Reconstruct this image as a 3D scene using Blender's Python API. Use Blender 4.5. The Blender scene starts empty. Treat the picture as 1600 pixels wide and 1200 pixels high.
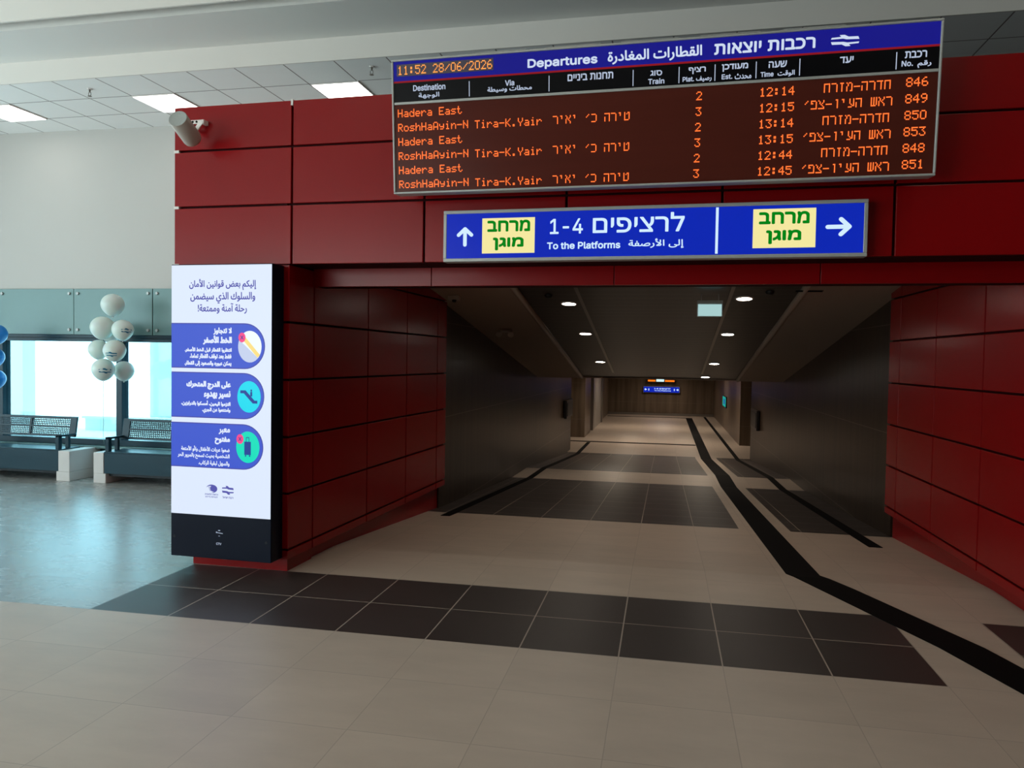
import bpy, math, random
import numpy as np
from mathutils import Vector, Matrix
from mathutils.geometry import delaunay_2d_cdt
from math import sin, cos, pi, floor as fl_, sqrt
random.seed(7)
S = bpy.context.scene
COL = S.collection

# ---------------------------------------------------------------- camera, world, sun, exposure
cam_data = bpy.data.cameras.new('camera')
cam = bpy.data.objects.new('camera', cam_data)
COL.objects.link(cam)
S.camera = cam
cam_data.sensor_width = 36.0
cam_data.lens = 27.0
cam_data.clip_end = 300
R_, U_, F_ = Vector((0.98062, 0.19525, 0.01609)), Vector((-0.02209, 0.02859, 0.99935)), Vector((-0.19466, 0.98034, -0.03235))
m = Matrix.Identity(4)
for i in range(3):
    m[i][0], m[i][1], m[i][2] = R_[i], U_[i], -F_[i]
m[0][3], m[1][3], m[2][3] = 0, 0, 1.7
cam.matrix_world = m

S.view_settings.view_transform = 'Standard'
S.view_settings.look = 'None'
S.view_settings.exposure = 0.0
S.view_settings.gamma = 1.0
S.view_settings.use_curve_mapping = False
S.render.use_motion_blur = False
S.cycles.use_denoising = True
S.cycles.max_bounces = 8
S.cycles.diffuse_bounces = 4
S.cycles.glossy_bounces = 4
S.cycles.transparent_max_bounces = 12
S.cycles.sample_clamp_indirect = 6.0
S.cycles.caustics_reflective = False
S.cycles.caustics_refractive = False

SKY = 13.0            # overcast bright daylight outside
w = bpy.data.worlds.new('daylight')
S.world = w
w.use_nodes = True
bg = w.node_tree.nodes['Background']
bg.inputs[0].default_value = (0.93, 0.97, 1.0, 1)
bg.inputs[1].default_value = SKY

sun_d = bpy.data.lights.new('sun', 'SUN'); sun_d.energy = 14.0; sun_d.color = (1.0, 0.96, 0.9); sun_d.angle = 0.01
sun_o = bpy.data.objects.new('sun', sun_d); COL.objects.link(sun_o); sun_o.rotation_euler = (math.radians(32), 0, math.radians(-8))

def portal(name, loc, rot, sx, sy):
    l = bpy.data.lights.new(name, 'AREA')
    l.shape = 'RECTANGLE'; l.size = sx; l.size_y = sy
    l.cycles.is_portal = True
    o = bpy.data.objects.new(name, l); COL.objects.link(o)
    o.location = loc; o.rotation_euler = rot
    return o
portal('window_daylight', (-9.4, 9.42, 1.2), (-pi / 2, 0, 0), 5.4, 1.5)
portal('rear_fill_daylight', (-8.0, -4.95, 2.1), (pi / 2, 0, 0), 6.0, 3.9)  # portal of the added rear glazing
portal('side_fill_daylight', (-10.95, 2.0, 2.1), (0, -pi / 2, 0), 3.9, 12.0)  # portal of the added left glazing

def srgb(r, g, b):
    f = lambda c: (c / 255 / 12.92) if c / 255 <= 0.04045 else ((c / 255 + 0.055) / 1.055) ** 2.4
    return (f(r), f(g), f(b), 1)

# ---------------------------------------------------------------- materials
def newmat(name):
    mt = bpy.data.materials.new(name); mt.use_nodes = True
    return mt, mt.node_tree, mt.node_tree.nodes, mt.node_tree.links

def mat(name, col, rough=0.5, metal=0.0, spec=0.5, coat=0.0, noise=0.0, nscale=6.0, stretch=(1, 1, 1), bump=0.0):
    mt, t, N, L = newmat(name)
    b = N['Principled BSDF']
    b.inputs['Base Color'].default_value = col if len(col) == 4 else (*col, 1)
    b.inputs['Roughness'].default_value = rough
    b.inputs['Metallic'].default_value = metal
    b.inputs['Specular IOR Level'].default_value = spec
    b.inputs['Coat Weight'].default_value = coat
    if noise or bump:
        tc = N.new('ShaderNodeTexCoord'); mp = N.new('ShaderNodeMapping'); nz = N.new('ShaderNodeTexNoise')
        mp.inputs['Scale'].default_value = stretch
        L.new(tc.outputs['Object'], mp.inputs[0]); L.new(mp.outputs[0], nz.inputs['Vector'])
        nz.inputs['Scale'].default_value = nscale; nz.inputs['Detail'].default_value = 5
        if noise:
            mx = N.new('ShaderNodeMix'); mx.data_type = 'RGBA'
            c = b.inputs['Base Color'].default_value
            mx.inputs[6].default_value = (c[0] * (1 - noise), c[1] * (1 - noise), c[2] * (1 - noise), 1)
            mx.inputs[7].default_value = (min(1, c[0] * (1 + noise)), min(1, c[1] * (1 + noise)), min(1, c[2] * (1 + noise)), 1)
            L.new(nz.outputs['Fac'], mx.inputs[0]); L.new(mx.outputs[2], b.inputs['Base Color'])
        if bump:
            bp = N.new('ShaderNodeBump'); bp.inputs['Strength'].default_value = bump; bp.inputs['Distance'].default_value = 0.01
            L.new(nz.outputs['Fac'], bp.inputs['Height']); L.new(bp.outputs[0], b.inputs['Normal'])
    return mt

def emit(name, col, s=1.0, base=None, rough=0.25):
    mt, t, N, L = newmat(name)
    b = N['Principled BSDF']
    b.inputs['Base Color'].default_value = base or (0.004, 0.004, 0.004, 1)
    b.inputs['Roughness'].default_value = rough
    b.inputs['Specular IOR Level'].default_value = 0.12
    b.inputs['Emission Color'].default_value = col
    b.inputs['Emission Strength'].default_value = s
    return mt

def mathn(t, op, a, b=None, c=None):
    n = t.nodes.new('ShaderNodeMath'); n.operation = op
    for i, v in enumerate((a, b, c)):
        if v is None: continue
        if isinstance(v, (int, float)): n.inputs[i].default_value = v
        else: t.links.new(v, n.inputs[i])
    return n.outputs[0]

TILE = 0.58
def tile_mat(name, col, grout, rough, var=0.08, gw=0.006, gmix=1.0, px=TILE, py=TILE, ox=0.225, oy=-4.40, spec=0.5):
    mt, t, N, L = newmat(name)
    b = N['Principled BSDF']
    tc = N.new('ShaderNodeTexCoord'); sp = N.new('ShaderNodeSeparateXYZ'); L.new(tc.outputs['Object'], sp.inputs[0])
    gx = mathn(t, 'DIVIDE', mathn(t, 'ADD', sp.outputs[0], ox), px)
    gy = mathn(t, 'DIVIDE', mathn(t, 'ADD', sp.outputs[1], oy), py)
    def dist(g, p):
        f = mathn(t, 'FRACT', g)
        return mathn(t, 'MULTIPLY', mathn(t, 'MINIMUM', f, mathn(t, 'SUBTRACT', 1.0, f)), p)
    d = mathn(t, 'MINIMUM', dist(gx, px), dist(gy, py))
    g = mathn(t, 'MULTIPLY', mathn(t, 'LESS_THAN', d, gw / 2), gmix)
    cb = N.new('ShaderNodeCombineXYZ'); L.new(mathn(t, 'FLOOR', gx), cb.inputs[0]); L.new(mathn(t, 'FLOOR', gy), cb.inputs[1])
    wn = N.new('ShaderNodeTexWhiteNoise'); L.new(cb.outputs[0], wn.inputs['Vector'])
    mp = N.new('ShaderNodeMapping'); mp.inputs['Scale'].default_value = (0.8, 2.2, 1)
    off = N.new('ShaderNodeVectorMath'); off.operation = 'MULTIPLY_ADD'
    L.new(wn.outputs['Color'], off.inputs[0]); off.inputs[1].default_value = (9, 9, 9); L.new(tc.outputs['Object'], off.inputs[2])
    L.new(off.outputs[0], mp.inputs[0])
    nz = N.new('ShaderNodeTexNoise'); nz.inputs['Scale'].default_value = 2.2; nz.inputs['Detail'].default_value = 7; nz.inputs['Roughness'].default_value = 0.6
    L.new(mp.outputs[0], nz.inputs['Vector'])
    k = mathn(t, 'ADD', mathn(t, 'MULTIPLY', mathn(t, 'SUBTRACT', nz.outputs['Fac'], 0.5), var * 5), mathn(t, 'MULTIPLY', mathn(t, 'SUBTRACT', wn.outputs['Value'], 0.5), var))
    k = mathn(t, 'ADD', k, 1.0)
    vm = N.new('ShaderNodeVectorMath'); vm.operation = 'SCALE'; vm.inputs[0].default_value = col[:3]; L.new(k, vm.inputs['Scale'])
    mx = N.new('ShaderNodeMix'); mx.data_type = 'RGBA'; L.new(g, mx.inputs[0]); L.new(vm.outputs[0], mx.inputs[6]); mx.inputs[7].default_value = grout
    L.new(mx.outputs[2], b.inputs['Base Color'])
    rr = mathn(t, 'ADD', mathn(t, 'MULTIPLY', nz.outputs['Fac'], 0.08), rough - 0.04); L.new(rr, b.inputs['Roughness'])
    b.inputs['Specular IOR Level'].default_value = spec
    bp = N.new('ShaderNodeBump'); bp.inputs['Strength'].default_value = 0.25; bp.inputs['Distance'].default_value = 0.002
    L.new(mathn(t, 'SUBTRACT', 1.0, g), bp.inputs['Height']); L.new(bp.outputs[0], b.inputs['Normal'])
    return mt

M = {}
M['light_tile'] = tile_mat('light_porcelain_tile', srgb(188, 172, 157), srgb(134, 122, 111), 0.42, 0.07, 0.005, 0.45)
M['shaded_tile'] = tile_mat('shaded_light_tile', srgb(150, 151, 148), srgb(112, 112, 110), 0.27, 0.06, 0.006, 0.8)  # light tile again, with the left side's shade put into its colour
M['dark_tile'] = tile_mat('dark_porcelain_tile', srgb(57, 49, 46), srgb(165, 151, 138), 0.42, 0.09, 0.008, 1.0)
M['red'] = mat('red_aluminium_cladding', srgb(134, 3, 8), 0.27, 0.0, 0.24, noise=0.04, nscale=1.2)
M['red_dark'] = mat('red_joint_backing', srgb(42, 2, 4), 0.7, spec=0.1)
M['white_wall'] = mat('painted_white_wall', srgb(190, 187, 182), 0.8, noise=0.02, nscale=2)
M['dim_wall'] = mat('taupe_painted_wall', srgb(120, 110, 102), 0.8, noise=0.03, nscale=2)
M['clip'] = mat('white_plastic_clip', srgb(225, 220, 215), 0.5)
M['plaster'] = mat('white_plaster', srgb(222, 220, 215), 0.85, noise=0.02, nscale=1.5)
M['bulkhead'] = mat('beige_painted_bulkhead', srgb(224, 219, 212), 0.8, noise=0.02, nscale=1.0)
M['ceiling_tile'] = tile_mat('mineral_ceiling_tile', srgb(244, 243, 240), srgb(130, 117, 114), 0.8, 0.01, 0.014, 1.0, 0.573, 0.59, 0.425, 0.015)
M['metal_grey'] = mat('brushed_aluminium', srgb(172, 176, 174), 0.38, 0.15, noise=0.05, nscale=20)
M['black'] = mat('black_gloss_plastic', srgb(7, 16, 34), 0.4, spec=0.12)
M['black_matt'] = mat('black_rubber', srgb(6, 4, 4), 0.8, spec=0.1, noise=0.2, nscale=60)
M['led_panel'] = mat('smoked_led_panel', srgb(84, 36, 28), 0.25, 0.0, 0.12, noise=0.12, nscale=2.5, stretch=(0.4, 1, 6))
M['black_panel'] = mat('black_print', srgb(10, 10, 14), 0.3, 0.0, 0.15)
M['grey_paint'] = mat('warm_grey_paint', srgb(176, 168, 158), 0.5)
M['grille'] = mat('pale_grey_grille', srgb(165, 172, 170), 0.7, bump=0.6, nscale=160)
M['dark_metal'] = mat('dark_metal', srgb(42, 44, 46), 0.4, 0.7)
M['teal_metal'] = mat('blue_grey_painted_steel', srgb(24, 54, 66), 0.3, 0.0, 0.25)
M['teal_panel'] = mat('grey_green_spandrel_panel', srgb(98, 128, 126), 0.35, 0.1, noise=0.03, nscale=1.0)
M['teal_low'] = mat('blue_grey_skirting_panel', srgb(38, 70, 80), 0.4)
M['white_block'] = mat('white_cast_block', srgb(205, 200, 196), 0.6, noise=0.03, nscale=8)
M['balloon'] = mat('white_latex', srgb(206, 220, 214), 0.3)
M['balloon'].node_tree.nodes['Principled BSDF'].inputs['Subsurface Weight'].default_value = 0.2
M['blue_balloon'] = mat('blue_latex', srgb(30, 130, 215), 0.3)
M['logo_teal'] = mat('teal_print', srgb(20, 110, 140), 0.5)
M['ribbon'] = mat('curling_ribbon', srgb(120, 150, 150), 0.5)
M['outdoor_white'] = mat('sunlit_white_render', srgb(235, 235, 230), 0.8)
M['outdoor_column'] = mat('ribbed_concrete', srgb(190, 196, 190), 0.9, noise=0.1, nscale=3, stretch=(12, 1, 0.3))
M['outdoor_post'] = mat('pale_outdoor_post', srgb(190, 200, 200), 0.8)
M['steel_sprinkler'] = mat('sprinkler_metal', srgb(120, 112, 104), 0.4, 0.8)
M['tunnel_soffit'] = mat('dark_grey_soffit_paint', srgb(158, 140, 126), 0.5, noise=0.03, nscale=2)
M['door_panel'] = mat('pale_lift_door', srgb(150, 144, 136), 0.45, 0.3)
M['trim_light'] = mat('light_metal_trim', srgb(140, 134, 128), 0.3, 0.7)
M['hosebox'] = mat('dark_steel_box', srgb(34, 30, 30), 0.35, 0.4)

def tunnel_wall_mat(nm, ca, cb):
    mt, t, N, L = newmat(nm)
    b = N['Principled BSDF']
    tc = N.new('ShaderNodeTexCoord'); mp = N.new('ShaderNodeMapping'); mp.inputs['Scale'].default_value = (2, 3.2, 0.12)
    L.new(tc.outputs['Object'], mp.inputs[0])
    nz = N.new('ShaderNodeTexNoise'); nz.inputs['Scale'].default_value = 2.6; nz.inputs['Detail'].default_value = 5
    L.new(mp.outputs[0], nz.inputs['Vector'])
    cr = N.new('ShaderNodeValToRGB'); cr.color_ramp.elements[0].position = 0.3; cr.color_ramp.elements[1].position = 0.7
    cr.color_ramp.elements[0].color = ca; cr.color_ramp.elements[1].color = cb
    L.new(nz.outputs['Fac'], cr.inputs[0])
    sp = N.new('ShaderNodeSeparateXYZ'); L.new(tc.outputs['Object'], sp.inputs[0])
    f = mathn(t, 'FRACT', mathn(t, 'DIVIDE', sp.outputs[1], 1.2)); d1 = mathn(t, 'MULTIPLY', mathn(t, 'MINIMUM', f, mathn(t, 'SUBTRACT', 1.0, f)), 1.2)
    fx = mathn(t, 'FRACT', mathn(t, 'DIVIDE', mathn(t, 'ADD', sp.outputs[2], 0.25), 1.2)); d2 = mathn(t, 'MULTIPLY', mathn(t, 'MINIMUM', fx, mathn(t, 'SUBTRACT', 1.0, fx)), 1.2)
    g = mathn(t, 'LESS_THAN', d2, 0.003)
    g2 = mathn(t, 'MULTIPLY', mathn(t, 'LESS_THAN', d1, 0.003), 0.15)
    g = mathn(t, 'MULTIPLY', mathn(t, 'MAXIMUM', g, g2), 0.6)
    mx = N.new('ShaderNodeMix'); mx.data_type = 'RGBA'; L.new(g, mx.inputs[0]); L.new(cr.outputs[0], mx.inputs[6]); mx.inputs[7].default_value = srgb(150, 140, 130)
    L.new(mx.outputs[2], b.inputs['Base Color'])
    b.inputs['Roughness'].default_value = 0.33; b.inputs['Specular IOR Level'].default_value = 0.2
    bp = N.new('ShaderNodeBump'); bp.inputs['Strength'].default_value = 0.15; bp.inputs['Distance'].default_value = 0.01
    L.new(nz.outputs['Fac'], bp.inputs['Height']); L.new(bp.outputs[0], b.inputs['Normal'])
    return mt
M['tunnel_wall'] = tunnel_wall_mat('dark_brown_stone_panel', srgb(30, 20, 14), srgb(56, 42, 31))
M['lit_tunnel_wall'] = tunnel_wall_mat('brightened_stone_panel', srgb(88, 76, 64), srgb(122, 106, 90))  # same wall panel, lightened to imitate lamplight at the far end

def slat_mat():
    mt, t, N, L = newmat('dark_linear_slat_ceiling')
    b = N['Principled BSDF']
    tc = N.new('ShaderNodeTexCoord'); sp = N.new('ShaderNodeSeparateXYZ'); L.new(tc.outputs['Object'], sp.inputs[0])
    f = mathn(t, 'FRACT', mathn(t, 'DIVIDE', sp.outputs[1], 0.2))
    g = mathn(t, 'LESS_THAN', f, 0.06)
    mx = N.new('ShaderNodeMix'); mx.data_type = 'RGBA'; L.new(g, mx.inputs[0])
    mx.inputs[6].default_value = srgb(38, 31, 27); mx.inputs[7].default_value = srgb(95, 82, 72)
    L.new(mx.outputs[2], b.inputs['Base Color']); b.inputs['Roughness'].default_value = 0.35
    b.inputs['Metallic'].default_value = 0.2
    return mt
M['slat'] = slat_mat()

def glass_mat(name, tint, refl=1.0):
    mt, t, N, L = newmat(name)
    N.remove(N['Principled BSDF'])
    out = N['Material Output']; tr = N.new('ShaderNodeBsdfTransparent'); tr.inputs[0].default_value = tint
    gl = N.new('ShaderNodeBsdfGlossy'); gl.inputs['Roughness'].default_value = 0.03
    lw = N.new('ShaderNodeLayerWeight'); fr = mathn(t, 'MULTIPLY_ADD', mathn(t, 'POWER', lw.outputs['Facing'], 5.0), 0.90, 0.04)
    mx = N.new('ShaderNodeMixShader'); L.new(fr, mx.inputs[0]); L.new(tr.outputs[0], mx.inputs[1]); L.new(gl.outputs[0], mx.inputs[2])
    L.new(mx.outputs[0], out.inputs[0])
    return mt
M['glass'] = glass_mat('cyan_tinted_glass', (0.35, 0.53, 0.58, 1))
M['glass_clear'] = glass_mat('neutral_glass', (0.72, 0.74, 0.72, 1))
M['glass_side'] = glass_mat('slightly_blue_glass', (0.55, 0.61, 0.62, 1))

M['ceil_lamp'] = emit('ceiling_panel_light', (1.0, 0.98, 0.92, 1), 5.0)
M['downlight'] = emit('downlight_glow', (1.0, 0.90, 0.78, 1), 26.0)
M['screen'] = emit('screen_white', srgb(222, 234, 255), 1.0)
M['screen_blue'] = emit('screen_blue', srgb(62, 88, 205), 1.0)
M['screen_purple'] = emit('screen_indigo', srgb(68, 72, 165), 1.0)
M['screen_text'] = emit('screen_indigo_text', srgb(84, 84, 170), 1.0)
M['screen_wtext'] = emit('screen_white_text', srgb(225, 235, 255), 1.0)
M['icon_white'] = emit('icon_white', srgb(240, 252, 255), 1.0)
M['icon_grey'] = emit('icon_pale_blue', srgb(196, 208, 236), 1.0)
M['icon_yellow'] = emit('icon_yellow', srgb(250, 222, 130), 1.0)
M['icon_cyan'] = emit('icon_cyan', srgb(10, 218, 240), 1.0)
M['icon_green'] = emit('icon_turquoise', srgb(0, 222, 190), 1.0)
M['icon_pink'] = emit('icon_pink', srgb(246, 70, 140), 1.0)
M['icon_dark'] = emit('icon_navy', srgb(30, 62, 150), 1.0)
M['led'] = emit('orange_led', (1.0, 0.16, 0.03, 1), 1.6)
M['led_clock'] = emit('amber_led', (1.0, 0.36, 0.08, 1), 1.25)
M['clock_back'] = mat('clock_backing', srgb(70, 60, 78), 0.4)
M['title_blue'] = emit('backlit_navy_blue', srgb(22, 22, 132), 1.0)
M['title_white'] = emit('backlit_white_letters', srgb(205, 218, 240), 1.0)
M['head_white'] = emit('column_header_white', srgb(178, 190, 212), 1.0)
M['red_line'] = emit('red_stripe', srgb(150, 22, 34), 0.8)
M['sign_blue'] = emit('backlit_royal_blue', srgb(10, 38, 178), 1.0)
M['sign_white'] = emit('backlit_sign_white', srgb(206, 232, 255), 1.05)
M['sign_yellow'] = emit('backlit_sign_yellow', srgb(244, 232, 160), 1.0)
M['sign_green'] = emit('sign_green_letters', srgb(0, 128, 20), 1.0)
M['exit_face'] = emit('emergency_sign_face', srgb(168, 205, 205), 1.0)
M['exit_green'] = emit('green_sign_face', srgb(20, 165, 150), 0.9)
M['far_orange'] = emit('far_orange_display', srgb(250, 120, 20), 1.2)
M['far_white'] = emit('far_white_display', srgb(205, 240, 245), 1.2)

# ---------------------------------------------------------------- mesh helpers
class MB:
    def __init__(s): s.v = []; s.f = []; s.m = []; s.smooth = []
    def quad(s, pts, mi=0, sm=False):
        i = len(s.v); s.v += [tuple(p) for p in pts]; s.f.append(tuple(range(i, i + len(pts)))); s.m.append(mi); s.smooth.append(sm)
    def box(s, x0, x1, y0, y1, z0, z1, mi=0):
        i = len(s.v)
        s.v += [(x0, y0, z0), (x1, y0, z0), (x1, y1, z0), (x0, y1, z0), (x0, y0, z1), (x1, y0, z1), (x1, y1, z1), (x0, y1, z1)]
        for f in ((0, 3, 2, 1), (4, 5, 6, 7), (0, 1, 5, 4), (1, 2, 6, 5), (2, 3, 7, 6), (3, 0, 4, 7)):
            s.f.append(tuple(i + k for k in f)); s.m.append(mi); s.smooth.append(False)
        return s
    def prism(s, poly, a, b, axis='y', mi=0):
        n = len(poly)
        def P(p, d):
            return (p[0], d, p[1]) if axis == 'y' else ((d, p[0], p[1]) if axis == 'x' else (p[0], p[1], d))
        i = len(s.v)
        s.v += [P(p, a) for p in poly] + [P(p, b) for p in poly]
        s.f.append(tuple(range(i, i + n))); s.f.append(tuple(range(i + 2 * n - 1, i + n - 1, -1)))
        for k in range(n):
            s.f.append((i + k, i + n + k, i + n + (k + 1) % n, i + (k + 1) % n))
        s.m += [mi] * (n + 2); s.smooth += [False] * (n + 2)
        return s
    def hexa(s, p8, mi=0):
        i = len(s.v); s.v += [tuple(p) for p in p8]
        for f in ((0, 3, 2, 1), (4, 5, 6, 7), (0, 1, 5, 4), (1, 2, 6, 5), (2, 3, 7, 6), (3, 0, 4, 7)):
            s.f.append(tuple(i + k for k in f)); s.m.append(mi); s.smooth.append(False)
        return s
    def cyl(s, p0, p1, r0, r1=None, n=16, caps=True, mi=0):
        r1 = r0 if r1 is None else r1
        p0, p1 = Vector(p0), Vector(p1); d = (p1 - p0).normalized()
        a = d.orthogonal().normalized(); b = d.cross(a)
        i = len(s.v)
        for p, r in ((p0, r0), (p1, r1)):
            for k in range(n):
                t = 2 * pi * k / n; s.v.append(tuple(p + a * (r * cos(t)) + b * (r * sin(t))))
        for k in range(n):
            s.f.append((i + k, i + (k + 1) % n, i + n + (k + 1) % n, i + n + k)); s.m.append(mi); s.smooth.append(True)
        if caps:
            s.f.append(tuple(range(i + n - 1, i - 1, -1))); s.f.append(tuple(range(i + n, i + 2 * n))); s.m += [mi] * 2; s.smooth += [False] * 2
        return s
    def tube(s, pts, r, n=8):
        for a, b in zip(pts[:-1], pts[1:]): s.cyl(a, b, r, r, n)
        return s
    def lathe(s, prof, c=(0, 0, 0), n=28, ax=None):
        c = Vector(c); ax = Vector(ax or (0, 0, 1)).normalized(); a = ax.orthogonal().normalized(); b = ax.cross(a)
        i = len(s.v)
        for r, h in prof:
            for k in range(n):
                t = 2 * pi * k / n; s.v.append(tuple(c + ax * h + a * (r * cos(t)) + b * (r * sin(t))))
        for j in range(len(prof) - 1):
            for k in range(n):
                s.f.append((i + j * n + k, i + j * n + (k + 1) % n, i + (j + 1) * n + (k + 1) % n, i + (j + 1) * n + k)); s.m.append(0); s.smooth.append(True)
        return s
    def build(s, name, mats, parent=None, org=(0, 0, 0), bevel=0.0):
        me = bpy.data.meshes.new(name)
        me.from_pydata([(v[0] - org[0], v[1] - org[1], v[2] - org[2]) for v in s.v], [], s.f)
        for mm in (mats if isinstance(mats, (list, tuple)) else [mats]): me.materials.append(mm)
        me.polygons.foreach_set('material_index', s.m)
        me.polygons.foreach_set('use_smooth', s.smooth)
        me.update()
        o = bpy.data.objects.new(name, me); COL.objects.link(o)
        if parent is not None: o.parent = parent
        if bevel:
            bv = o.modifiers.new('bevel', 'BEVEL'); bv.width = bevel; bv.segments = 2; bv.limit_method = 'ANGLE'
        return o

def tag(o, label=None, cat=None, group=None, kind=None):
    if label: o['label'] = label
    if cat: o['category'] = cat
    if group: o['group'] = group
    if kind: o['kind'] = kind
    return o
def empty(name, loc, rot=(0, 0, 0), label=None, cat=None, group=None, kind=None):
    o = bpy.data.objects.new(name, None); COL.objects.link(o); o.location = loc; o.rotation_euler = rot
    o.empty_display_size = 0.1
    return tag(o, label, cat, group, kind)
def structure(o, label=None, cat='structure'):
    o['kind'] = 'structure'
    if label: o['label'] = label; o['category'] = cat
    return o
def copy_tree(o, parent=None):
    c = o.copy(); COL.objects.link(c)
    if parent is not None: c.parent = parent
    for ch in list(o.children): copy_tree(ch, c)
    return c

# ---------------------------------------------------------------- lettering
try:
    import os
    LATIN = bpy.data.fonts.load(os.path.join(bpy.utils.system_resource('DATAFILES', path='fonts'), 'Inter.woff2'))
except Exception:
    LATIN = None
AR = {}
_tab = [('\u0621', 1), ('\u0622', 2), ('\u0623', 2), ('\u0624', 2), ('\u0625', 2), ('\u0626', 4), ('\u0627', 2), ('\u0628', 4), ('\u0629', 2),
        ('\u062a', 4), ('\u062b', 4), ('\u062c', 4), ('\u062d', 4), ('\u062e', 4), ('\u062f', 2), ('\u0630', 2), ('\u0631', 2), ('\u0632', 2),
        ('\u0633', 4), ('\u0634', 4), ('\u0635', 4), ('\u0636', 4), ('\u0637', 4), ('\u0638', 4), ('\u0639', 4), ('\u063a', 4), ('\u0641', 4),
        ('\u0642', 4), ('\u0643', 4), ('\u0644', 4), ('\u0645', 4), ('\u0646', 4), ('\u0647', 4), ('\u0648', 2), ('\u0649', 2), ('\u064a', 4)]
_cp = 0xFE80
for _c, _n in _tab:
    AR[_c] = (_cp, _n); _cp += _n
LA = {'\u0622': 0xFEF5, '\u0623': 0xFEF7, '\u0625': 0xFEF9, '\u0627': 0xFEFB}
def arabic(s):
    s = s.replace('\u0651', '').replace('\u064b', '')
    out = []; i = 0; prev = False
    while i < len(s):
        c = s[i]
        if c not in AR:
            out.append({'\u060c': '\u060c'}.get(c, c)); prev = False; i += 1; continue
        cp, n = AR[c]
        if c == '\u0644' and i + 1 < len(s) and s[i + 1] in LA:
            out.append(chr(LA[s[i + 1]] + (1 if prev else 0))); prev = False; i += 2; continue
        nxt = i + 1 < len(s) and s[i + 1] in AR and s[i + 1] != '\u0621' and n == 4
        if n == 1: out.append(chr(cp)); prev = False
        elif n == 2: out.append(chr(cp + (1 if prev else 0))); prev = False
        else:
            out.append(chr(cp + (3 if prev and nxt else 2 if nxt else 1 if prev else 0))); prev = nxt
        i += 1
    return ''.join(reversed(out))
def hebrew(s): return s[::-1]

def fill_text(s, res):
    """outlines of the lettering, triangulated and kept where the winding is not zero"""
    cu = bpy.data.curves.new('t', 'FONT'); cu.body = s; cu.resolution_u = res; cu.fill_mode = 'NONE'
    if LATIN and all(ord(ch) < 128 for ch in s): cu.font = LATIN
    o = bpy.data.objects.new('t', cu); COL.objects.link(o)
    dg = bpy.context.evaluated_depsgraph_get()
    m0 = bpy.data.meshes.new_from_object(o.evaluated_get(dg), depsgraph=dg)
    P = [Vector((v.co.x, v.co.y)) for v in m0.vertices]
    E = []
    for e in m0.edges:
        a, b_ = sorted(e.vertices)
        E.append((a, b_) if b_ == a + 1 else (b_, a))
    bpy.data.objects.remove(o); bpy.data.curves.remove(cu); bpy.data.meshes.remove(m0)
    r = delaunay_2d_cdt(P, E, [], 0, 1e-6)
    vs, tris = r[0], r[2]
    A = np.array([P[a] for a, _ in E]); B = np.array([P[b_] for _, b_ in E])
    C = np.array([(vs[t[0]] + vs[t[1]] + vs[t[2]]) / 3 for t in tris])
    wn = np.zeros(len(C), int)
    for (ax, ay), (bx, by) in zip(A, B):
        if ay == by: continue
        cross = (bx - ax) * (C[:, 1] - ay) - (C[:, 0] - ax) * (by - ay)
        wn += ((ay <= C[:, 1]) & (by > C[:, 1]) & (cross > 0)).astype(int) - ((ay > C[:, 1]) & (by <= C[:, 1]) & (cross < 0)).astype(int)
    F = []
    for t, k in zip(tris, wn):
        if k:
            a, b_, c = (vs[q] for q in t)
            F.append(tuple(t) if (b_ - a).cross(c - a) > 0 else (t[0], t[2], t[1]))
    used = sorted({q for f in F for q in f}); idx = {q: n for n, q in enumerate(used)}
    return [(vs[q].x, vs[q].y, 0) for q in used], [tuple(idx[q] for q in f) for f in F]

def text(s, box, mt, name, parent, y, bold=0.0, org=(0, 0, 0), res=3):
    """flat lettering fitted to box = (u0, u1, v0, v1) on the plane y, reading from -Y; bold = stroke gain in glyph heights"""
    me = bpy.data.meshes.new(name); V0, F0 = fill_text(s, res); me.from_pydata(V0, [], F0)
    xs = [v.co.x for v in me.vertices]; ys = [v.co.y for v in me.vertices]
    x0, x1, y0, y1 = min(xs), max(xs), min(ys), max(ys)
    g = bold * (box[3] - box[2])
    sx = (box[1] - box[0] - 2 * g) / max(1e-6, x1 - x0); sy = (box[3] - box[2] - 2 * g) / max(1e-6, y1 - y0)
    for v in me.vertices:
        v.co = (box[0] + g + (v.co.x - x0) * sx - org[0], y - org[1], box[2] + g + (v.co.y - y0) * sy - org[2])
    if g > 0:
        vs = [tuple(v.co) for v in me.vertices]; fs = [tuple(p.vertices) for p in me.polygons]; V = []; Fc = []
        for k in range(6):
            t = pi * k / 3 + .5; n = len(V); V += [(a + g * cos(t), b_ , c + g * sin(t)) for a, b_, c in vs]; Fc += [tuple(n + i for i in f) for f in fs]
        me.clear_geometry(); me.from_pydata(V, [], Fc)
    me.materials.clear(); me.materials.append(mt); me.name = name
    ob = bpy.data.objects.new(name, me); COL.objects.link(ob); ob.parent = parent
    return ob

def join_texts(items, mt, name, parent, y, bold=0.0, org=(0, 0, 0)):
    """several lines of the same block of print as one mesh"""
    obs = [text(s, b, mt, name, parent, y, bold, org) for s, b in items]
    v, f = [], []
    for o in obs:
        k = len(v); v += [tuple(x.co) for x in o.data.vertices]; f += [tuple(k + i for i in p.vertices) for p in o.data.polygons]
    for o in obs:
        md = o.data; bpy.data.objects.remove(o); bpy.data.meshes.remove(md)
    me = bpy.data.meshes.new(name); me.from_pydata(v, [], f); me.materials.append(mt)
    o = bpy.data.objects.new(name, me); COL.objects.link(o); o.parent = parent
    return o

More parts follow.
